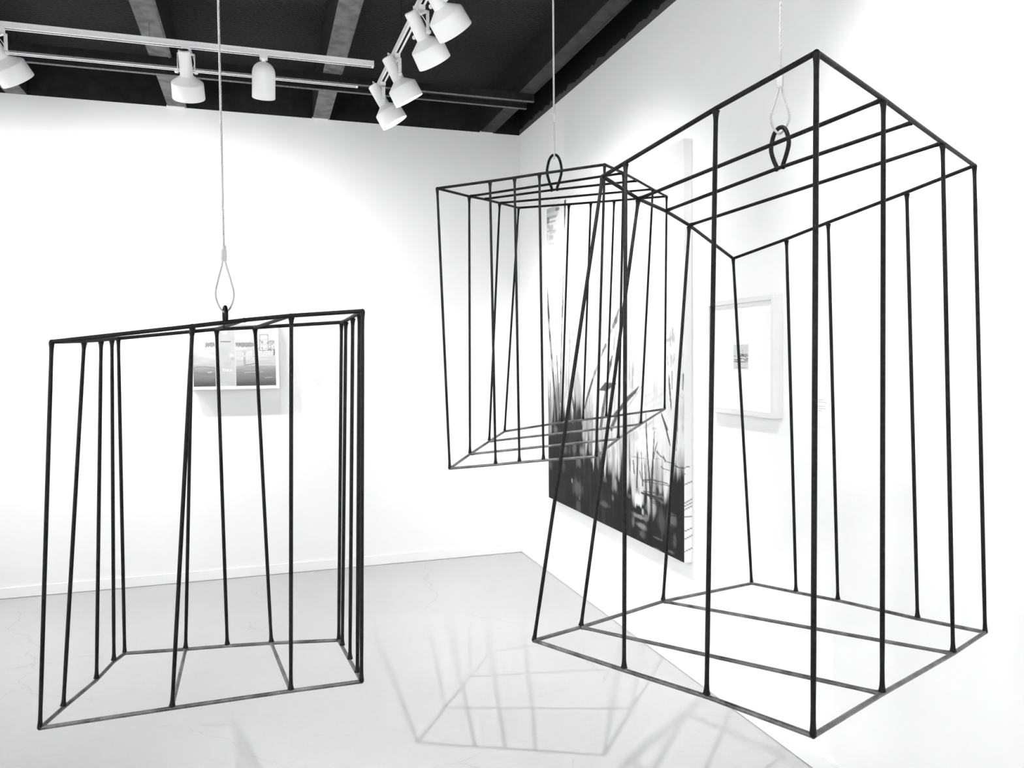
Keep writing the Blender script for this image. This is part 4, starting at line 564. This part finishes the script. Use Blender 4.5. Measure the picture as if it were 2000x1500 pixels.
    LIGHTS = [(0.7572, 0.7277, 0.0382, 0.0282, 0.97, 0.95, 0.8), (0.8166, 0.7498, 0.0242, 0.0339, 0.95, 0.9, 0.8), (0.746, 0.8894, 0.0226, 0.0158, 0.92, 0.98, 0.35), (0.864, 0.7324, 0.0186, 0.0331, 0.9, 0.6, 0.8), (0.7515, 0.8307, 0.0133, 0.0328, 0.8, 0.8, 0.8), (0.7767, 0.8445, 0.0111, 0.0173, 0.75, 0.6, 0.8), (0.8351, 0.8973, 0.0143, 0.0169, 0.6, 0.5, 0.8), (0.7457, 0.9345, 0.0309, 0.0055, 0.45, 0.6, 0.5), (0.7687, 0.9173, 0.005, 0.0087, 0.7, 0.7, 0.8), (0.8061, 0.898, 0.0127, 0.0129, 0.5, 0.6, 0.8), (0.8496, 0.8153, 0.0282, 0.0251, 0.5, 0.6, 0.8), (0.9784, 0.7212, 0.0209, 0.0393, 0.85, 0.9, 0.8), (0.9531, 0.6958, 0.0171, 0.0496, 0.85, 0.8, 0.8), (0.9049, 0.7467, 0.0117, 0.0244, 0.85, 0.7, 0.8), (0.7159, 0.7227, 0.0316, 0.0132, 0.5, 0.5, 0.8), (0.7618, 0.8075, 0.0203, 0.026, 0.85, 0.7, 0.8), (0.9783, 0.7625, 0.0167, 0.0236, 0.35, 0.5, 0.8), (0.6943, 0.7625, 0.0161, 0.0357, 0.7, 0.6, 0.8), (0.7558, 0.9567, 0.0256, 0.0066, 0.35, 0.7, 0.8), (0.7089, 0.9544, 0.008, 0.0134, 0.25, 0.6, 0.8), (0.7912, 0.9306, 0.0099, 0.0086, 0.3, 0.6, 0.8), (0.9397, 0.9078, 0.0174, 0.0121, 0.22, 0.7, 0.8), (0.9525, 0.9576, 0.0077, 0.014, 0.18, 0.6, 0.8), (0.8537, 0.9707, 0.0188, 0.0029, 0.22, 0.6, 0.8), (0.8535, 0.9987, 0.0188, 0.0021, 0.3, 0.7, 0.8), (0.9263, 0.9895, 0.0176, 0.0029, 0.25, 0.6, 0.8), (0.8771, 0.9234, 0.0184, 0.0187, 0.12, 0.6, 0.8), (0.7633, 0.9793, 0.0152, 0.0087, 0.18, 0.6, 0.8), (0.6826, 0.8894, 0.0141, 0.0058, 0.16, 0.6, 0.8), (0.8353, 0.8488, 0.0143, 0.019, 0.3, 0.6, 0.8), (0.8728, 0.8432, 0.0046, 0.0083, 0.6, 0.7, 0.8), (0.8727, 0.866, 0.0277, 0.0062, 0.3, 0.6, 0.8), (0.2331, 0.9091, 0.0053, 0.0064, 0.32, 0.9, 0.4), (0.3007, 0.9554, 0.0058, 0.0067, 0.22, 0.8, 0.8), (0.293, 0.9828, 0.0161, 0.0183, 0.13, 0.7, 0.8), (0.2866, 0.9263, 0.0249, 0.0236, 0.14, 0.8, 0.8), (0.3388, 0.8007, 0.0141, 0.023, 0.22, 0.7, 0.8), (0.3246, 0.8048, 0.0186, 0.0129, 0.3, 0.7, 0.8), (0.2952, 0.8417, 0.0146, 0.0157, 0.18, 0.7, 0.8), (0.0231, 0.885, 0.0175, 0.0143, 0.13, 0.7, 0.8), (0.1573, 0.8742, 0.0144, 0.0164, 0.11, 0.6, 0.8), (0.3396, 0.7495, 0.0098, 0.023, 0.6, 0.7, 0.8), (0.3673, 0.7598, 0.0083, 0.0228, 0.55, 0.7, 0.8), (0.3949, 0.7448, 0.0081, 0.0351, 0.5, 0.7, 0.8), (0.4217, 0.7425, 0.0066, 0.0298, 0.5, 0.6, 0.8), (0.4801, 0.7471, 0.0089, 0.0242, 0.5, 0.7, 0.8), (0.5771, 0.8226, 0.0106, 0.0515, 0.45, 0.85, 0.8), (0.5884, 0.8679, 0.0094, 0.0164, 0.4, 0.8, 0.8), (0.5703, 0.9128, 0.0071, 0.0071, 0.22, 0.7, 0.8), (0.5101, 0.8669, 0.0124, 0.0062, 0.2, 0.6, 0.8), (0.4074, 0.8185, 0.0067, 0.01, 0.35, 0.6, 0.8), (0.46, 0.8174, 0.0065, 0.022, 0.3, 0.6, 0.8), (0.5476, 0.7931, 0.0084, 0.0142, 0.4, 0.5, 0.8), (0.5092, 0.9418, 0.0312, 0.0063, 0.14, 0.7, 0.8), (0.3943, 0.7899, 0.0095, 0.015, 0.4, 0.7, 0.8), (0.2452, 0.7312, 0.0452, 0.0527, 0.1, 0.3, 0.8), (0.1743, 0.8152, 0.0206, 0.0136, 0.2, 0.5, 0.8), (0.259, 0.8011, 0.0164, 0.0158, 0.16, 0.6, 0.8), (0.0731, 0.7584, 0.0135, 0.0112, 0.25, 0.6, 0.8), (-0.0006, 0.7587, 0.0124, 0.023, 0.4, 0.6, 0.8), (0.0302, 0.7591, 0.0069, 0.0171, 0.5, 0.6, 0.8)]
    BU, BV = [-0.0136, 0.0613, 0.1446, 0.2233, 0.312, 0.3391, 0.3944, 0.4475, 0.5595, 0.6391, 0.6939, 0.7202, 0.7614, 0.8208, 0.8728, 0.9136, 0.9443, 0.999], [0.7425, 0.7117, 0.6926, 0.6824, 0.6952, 0.7802, 0.7799, 0.782, 0.8059, 0.8093, 0.8183, 0.8548, 0.8663, 0.8679, 0.8474, 0.8168, 0.7725, 0.7542]
    n1 = R.noise(16, 6, 11, 5); n2 = R.noise(60, 5, 12, 4); n3 = R.noise(10, 14, 13, 5); n4 = R.noise(40, 40, 14, 3); n5 = R.noise(90, 9, 15, 3); n6 = R.noise(30, 26, 16, 4); nb = .55*n5+.45*n6; nb = np.clip((nb-.5)*2.2+.5, 0, 1)
    b = np.interp(R.X, BU, BV)
    d = R.Y - b + (n2-.5)*.16 + (n1-.5)*.10
    pale = np.clip((R.Y-.42)/.25, 0, 1)*np.clip((n3-.35)*2.2, 0, 1)
    R.a = .93 - .22*pale*np.clip((R.X+.3), 0, 1)
    R.mix(np.clip((d+.14)/.10, 0, 1)*np.clip((n2-.38)*5, 0, 1)*.75, .33)
    R.mix(np.clip((d+.02)/.05, 0, 1), .018)
    up = np.clip((R.Y-.30)/.2, 0, 1)*np.clip((n5-.55)*5, 0, 1)*np.clip((n1-.4)*4, 0, 1); R.mix(up*.5*(d < 0), .35)
    for p, w, v, a in STROKES: R.line(p, [x*1.0 for x in w], v, a, asp)
    for u, v, ru, rv, val, al, so in LIGHTS: R.blob(u, v, ru*1.15, rv*1.1, val, al, max(so, .5), nb)
    for p, w, v, a in STROKES:
        if v < .2 and p[0][1] > .5: R.line(p, w, v*.8, a, asp)
    dark = np.clip((d-.0)/.06, 0, 1)
    R.a = R.a*(1-dark) + dark*(R.a*(.65+.7*n3)+.012*n4+.10*np.clip(n2-.5, 0, 1)*np.clip(n1-.3, 0, 1)*2)
    R.a = np.clip(R.a*(.97+.06*n4), .012, .95)
    return R
def canvas_side():
    S = Raster(16, 420, 1.36); asp = (CVZ1-CVZ0)/CVT
    for v, du, dv in SIDE_MARKS:
        S.line([(0, v), (du, v+dv)], .10, .12, .95, asp)
    S.line([(.96, 0), (.96, 1)], .05, .45, .8, asp)
    return S
SIDE_MARKS = [(0.7728, 0.65, -0.0029), (0.7884, 0.1, 0.0), (0.8132, 1, -0.0072), (0.8578, 1, -0.0098), (0.8648, 1, -0.008), (0.8734, 1, -0.0088), (0.8901, 0.9, 0.0), (0.9248, 1, -0.0073), (0.9441, 1, -0.0088), (0.9736, 1, -0.0075)]
cvr = empty('tall_canvas', (CX, (CVY0+CVY1)/2, CVZ0), 'tall unframed canvas of dark reeds over water on the right wall', 'painting')
cv = painted_box('stretched_canvas', reed_painting(), CX-CVT, CX-.0005, CVY0, CVY1, CVZ0, CVZ1, '-x', M['canvas_art'], cvr, side=canvas_side())

# ---------------------------------------------------------------- boxed collage on the back wall
PX0, PX1, PZ0, PZ1, PT = -.466, .126, 1.379, 1.853, .152
def frame_mesh(x0, x1, z0, z1, y0, y1, bw):
    """mitred picture frame facing -y"""
    bm = bmesh.new()
    o = [(x0, z0), (x1, z0), (x1, z1), (x0, z1)]; i = [(x0+bw, z0+bw), (x1-bw, z0+bw), (x1-bw, z1-bw), (x0+bw, z1-bw)]
    rings = [[bm.verts.new((x, y, z)) for x, z in c] for c, y in ((o, y1), (o, y0), (i, y0), (i, y1))]
    for a, b in zip(rings, rings[1:]+rings[:1]):
        for k in range(4): bm.faces.new((a[k], a[(k+1) % 4], b[(k+1) % 4], b[k]))
    bmesh.ops.bevel(bm, geom=[e for e in bm.edges], offset=.001, segments=1, affect='EDGES')
    return bm
def collage():
    R = Raster(330, 262, .95); asp = (PZ1-PZ0)/(PX1-PX0)
    U = lambda cx: (cx-COL_X0)/(COL_X1-COL_X0); W = lambda cy: (cy-COL_Y0)/(COL_Y1-COL_Y0)
    # two shoreline pictures: white sky, pale flats, dark water
    for a, b, hor, seed in ((COL_X0, 443, 655, 1), (765, COL_X1, 650, 2)):
        m = (R.X >= U(a)) & (R.X <= U(b)); n = R.noise(6, 40, seed, 5); cy = COL_Y0+R.Y*(COL_Y1-COL_Y0)
        g = np.interp(cy, [COL_Y0, 300, 470, 560, hor-10, hor+15, 740, 830, 900, COL_Y1], [.95, .93, .86, .80, .72, .50, .34, .26, .13, .10])
        R.a[m] = (g*(.80+.4*n))[m]
        gr = np.random.default_rng(seed+9).random(R.a.shape)
        wet = m & (cy > hor); R.a[wet] = (R.a*(.8+.4*gr))[wet]
    for cx0, cx1 in ((295, 440), (763, 1062)):                        # a fringe of dark buildings and trees
        for k in range(int((cx1-cx0)/7)):
            x = cx0+k*7+rng.random()*4; y = 312+rng.random()*16
            R.line([(U(x), W(y)), (U(x+(8 if k % 2 else -6)), W(y+40+rng.random()*22))], .008, .25, .75, asp)
    R.line([(U(140), W(662)), (U(270), W(658)), (U(440), W(684))], .007, .15, .8, asp)
    R.line([(U(320), W(742)), (U(380), W(738))], .012, .85, .8, asp)
    # outlined tower, plants, post and boat
    for q in (((1160, 205), (1288, 200)), ((1288, 200), (1292, 432)), ((1160, 205), (1152, 435)), ((1150, 434), (1300, 432))):
        R.line([(U(x), W(y)) for x, y in q], .007, .2, .8, asp)
    for k in range(60):
        x, y = 1150+rng.random()*240, 280+rng.random()*160
        if x > 1300 or rng.random() < .3: R.line([(U(x), W(y)), (U(x+rng.normal()*16), W(y+22*rng.random()+8))], .010, .18, .65, asp)
    for k in range(12): R.line([(U(1370+rng.random()*25), W(400+rng.random()*110)), (U(1392), W(430+rng.random()*90))], .010, .2, .6, asp)
    R.line([(U(905), W(540)), (U(908), W(640))], .028, .42, .8, asp); R.line([(U(890), W(440)), (U(908), W(500)), (U(924), W(440))], .006, .25, .8, asp)
    R.line([(U(930), W(640)), (U(1010), W(632)), (U(1072), W(618))], .009, .12, .9, asp); R.line([(U(940), W(612)), (U(1020), W(545))], .006, .6, .6, asp)
    R.line([(U(1045), W(440)), (U(1045), W(522)), (U(1072), W(522))], .007, .4, .7, asp)
    for y, x0, x1 in ((750, 900, 1085), (830, 1230, 1350), (745, 1160, 1200), (640, 1180, 1400), (560, 1140, 1400)):
        R.line([(U(x0), W(y)), (U(x1), W(y-6))], .008, .85, .6, asp)
    # white strip with specks, then the pale stained panel
    m = (R.X >= U(443)) & (R.X <= U(530)); R.a[m] = .93
    m = (R.X >= U(446)) & (R.X <= U(466)); R.a[m] = .78
    for y, r in ((190, 9), (815, 8), (870, 12), (905, 8)): R.blob(U(463), W(y), .012, .016, .2, .7)
    R.blob(U(462), W(850), .012, .02, .97, .9)
    m = (R.X >= U(487)) & (R.X <= U(760)); st = R.noise(7, 12, 5, 5); R.a[m] = (.66+.16*st)[m]
    m = (R.X >= U(752)) & (R.X <= U(764)); R.a[m] = .9
    R.line([(U(530), W(303)), (U(686), W(303))], .009, .07, .95, asp)
    R.blob(U(595), W(160), .036, .05, .93, .9); R.blob(U(700), W(505), .030, .036, .93, .9); R.blob(U(712), W(545), .02, .03, .45, .5)
    for y, s in ((620, .5), (690, .4), (905, .5)): R.blob(U(560+rng.random()*150), W(y), .05, .03, .55, s*.6)
    return R
COL_X0, COL_X1, COL_Y0, COL_Y1 = 95., 1412., 62., 945.
pic = empty('boxed_picture', ((PX0+PX1)/2, CY, PZ0), 'deep white boxed picture with a collage of shore views on the back wall', 'picture')
bw = .0225
fo = link('frame', frame_mesh(PX0, PX1, PZ0, PZ1, CY-PT, CY-.0005, bw), M['frame'], None, smooth=False); fo.parent = pic; fo.location = -V(pic.location)
ax0, ax1, az0, az1 = PX0+bw-.001, PX1-bw+.001, PZ0+bw-.001, PZ1-bw+.001; ay = CY-PT+.006
art = painted_box('collage_panel', collage(), ax0, ax1, ay, CY-.01, az0, az1, '-y', M['collage_art'], pic, level=.60)
def lettering(txt, size, loc, parent, m):
    cu = bpy.data.curves.new('lettering', 'FONT'); cu.body = txt; cu.size = size; cu.extrude = .0006; cu.align_x = 'CENTER'; cu.offset = .0003
    tmp = bpy.data.objects.new('tmp_text', cu); COL.objects.link(tmp); bpy.context.view_layer.update()
    me = bpy.data.meshes.new_from_object(tmp.evaluated_get(bpy.context.evaluated_depsgraph_get()))
    bpy.data.objects.remove(tmp); bpy.data.curves.remove(cu)
    me.materials.clear(); me.materials.append(m); me.name = 'lettering'
    o = bpy.data.objects.new('lettering', me); COL.objects.link(o); o.rotation_euler = (math.pi/2, 0, 0); o.parent = parent; o.location = loc; return o
uu = lambda cx: ax0+(ax1-ax0)*(cx-COL_X0)/(COL_X1-COL_X0); ww = lambda cy: az1+(az0-az1)*(cy-COL_Y0)/(COL_Y1-COL_Y0)
lt = lettering('TAKA', .026, V((uu(625), ay-.0012, ww(731)))-V(pic.location), pic, M['inner'])
lt['label'] = 'small white capital letters on the pale panel'

# ---------------------------------------------------------------- framed print on the right wall
FY0, FY1, FZ0, FZ1, FT = 2.640, 3.130, 1.336, 1.834, .046
fr = empty('framed_print', (CX, (FY0+FY1)/2, FZ0), 'white framed small print with a wide white mat on the right wall', 'picture')
fw = .019
f = link('frame', frame_mesh(FY0, FY1, FZ0, FZ1, -FT, -.0005, fw), M['frame'], None, smooth=False)
f.data.transform(Matrix(((0, 1, 0, 0), (1, 0, 0, 0), (0, 0, 1, 0), (0, 0, 0, 1)))); f.data.flip_normals()
f.parent = fr; f.location = V((CX, 0, 0))-V(fr.location)
bm = bmesh.new(); box(bm, CX-FT+.020, CX-.004, FY0+fw-.001, FY1-fw+.001, FZ0+fw-.001, FZ1-fw+.001)
o = link('mat_board', bm, M['mat_board'], fr, smooth=False); o.location = -V(fr.location)
def print_image():
    R = Raster(60, 90, .88)
    for y, a in ((.40, .75), (.46, .85), (.56, .9), (.62, .8), (.70, .95)):
        for k in range(9):
            x = rng.random(); R.line([(x, y), (min(1, x+.05+.18*rng.random()), y+.01)], .05, .08, a*.8, 1.5)
    R.line([(0, .69), (.45, .69)], .04, .05, 1, 1.5); R.line([(.5, .70), (1, .69)], .03, .15, 1, 1.5)
    R.line([(.62, .2), (.63, .36), (.5, .5)], .03, .3, .8, 1.5); R.line([(.6, .42), (.85, .50)], .05, .1, .9, 1.5)
    for k in range(7): R.line([(rng.random(), .93), (rng.random(), .95)], .03, .4, .6, 1.5)
    return R
painted_box('print', print_image(), CX-FT+.0190, CX-FT+.0203, 2.838, 2.945, 1.532, 1.638, '-x', M['print_art'], fr, side_val=.85)

# ---------------------------------------------------------------- wall labels
def wall_label(p, w, h, face, label):
    root = empty('wall_label', p, label, 'label', 'small white exhibition labels')
    bm = bmesh.new()
    if face == '-y': box(bm, -w/2, w/2, -.0025, 0, -h/2, h/2)
    else: box(bm, -.0025, 0, -w/2, w/2, -h/2, h/2)
    link('card', bm, M['card'], root, smooth=False)
    bm = bmesh.new()
    for k, (l, z) in enumerate(((.55, .40), (.78, .33), (.70, .20), (.74, .13), (.40, .06))):
        a, b = -w*.42, -w*.42+l*w*.9
        if face == '-y': box(bm, a, b, -.0030, -.0024, h*z-.0012, h*z+.0012)
        else: box(bm, -.0030, -.0024, -b, -a, h*z-.0012, h*z+.0012)
    link('caption_lines', bm, M['print'], root, smooth=False)
wall_label((.415, CY, 1.385), .075, .12, '-y', 'small white label on the back wall to the right of the boxed picture')
wall_label((-1.690, CY, 1.075), .075, .12, '-y', 'small white label at the far left edge of the back wall')
wall_label((CX, 2.405, 1.375), .075, .12, '-x', 'small white label on the right wall beside the framed print')

# ---------------------------------------------------------------- camera, world, view
c = bpy.data.cameras.new('camera'); cam = bpy.data.objects.new('camera', c); COL.objects.link(cam)
K = DATA['cam']
cam.matrix_world = Matrix.Translation(V((0, 0, 1.6))) @ Matrix((K['r'], K['u'], K['b'])).transposed().to_4x4()
c.sensor_fit = 'HORIZONTAL'; c.sensor_width = 36; c.lens = 36*K['F']/2000; c.clip_start = .05
sc = bpy.context.scene; sc.camera = cam
w = bpy.data.worlds.new('world'); sc.world = w; w.use_nodes = True
w.node_tree.nodes['Background'].inputs[0].default_value = (1, 1, 1, 1); w.node_tree.nodes['Background'].inputs[1].default_value = .0
sc.view_settings.view_transform = 'Standard'; sc.view_settings.look = 'None'; sc.view_settings.gamma = 1; sc.view_settings.use_curve_mapping = False
sc.view_settings.exposure = .45
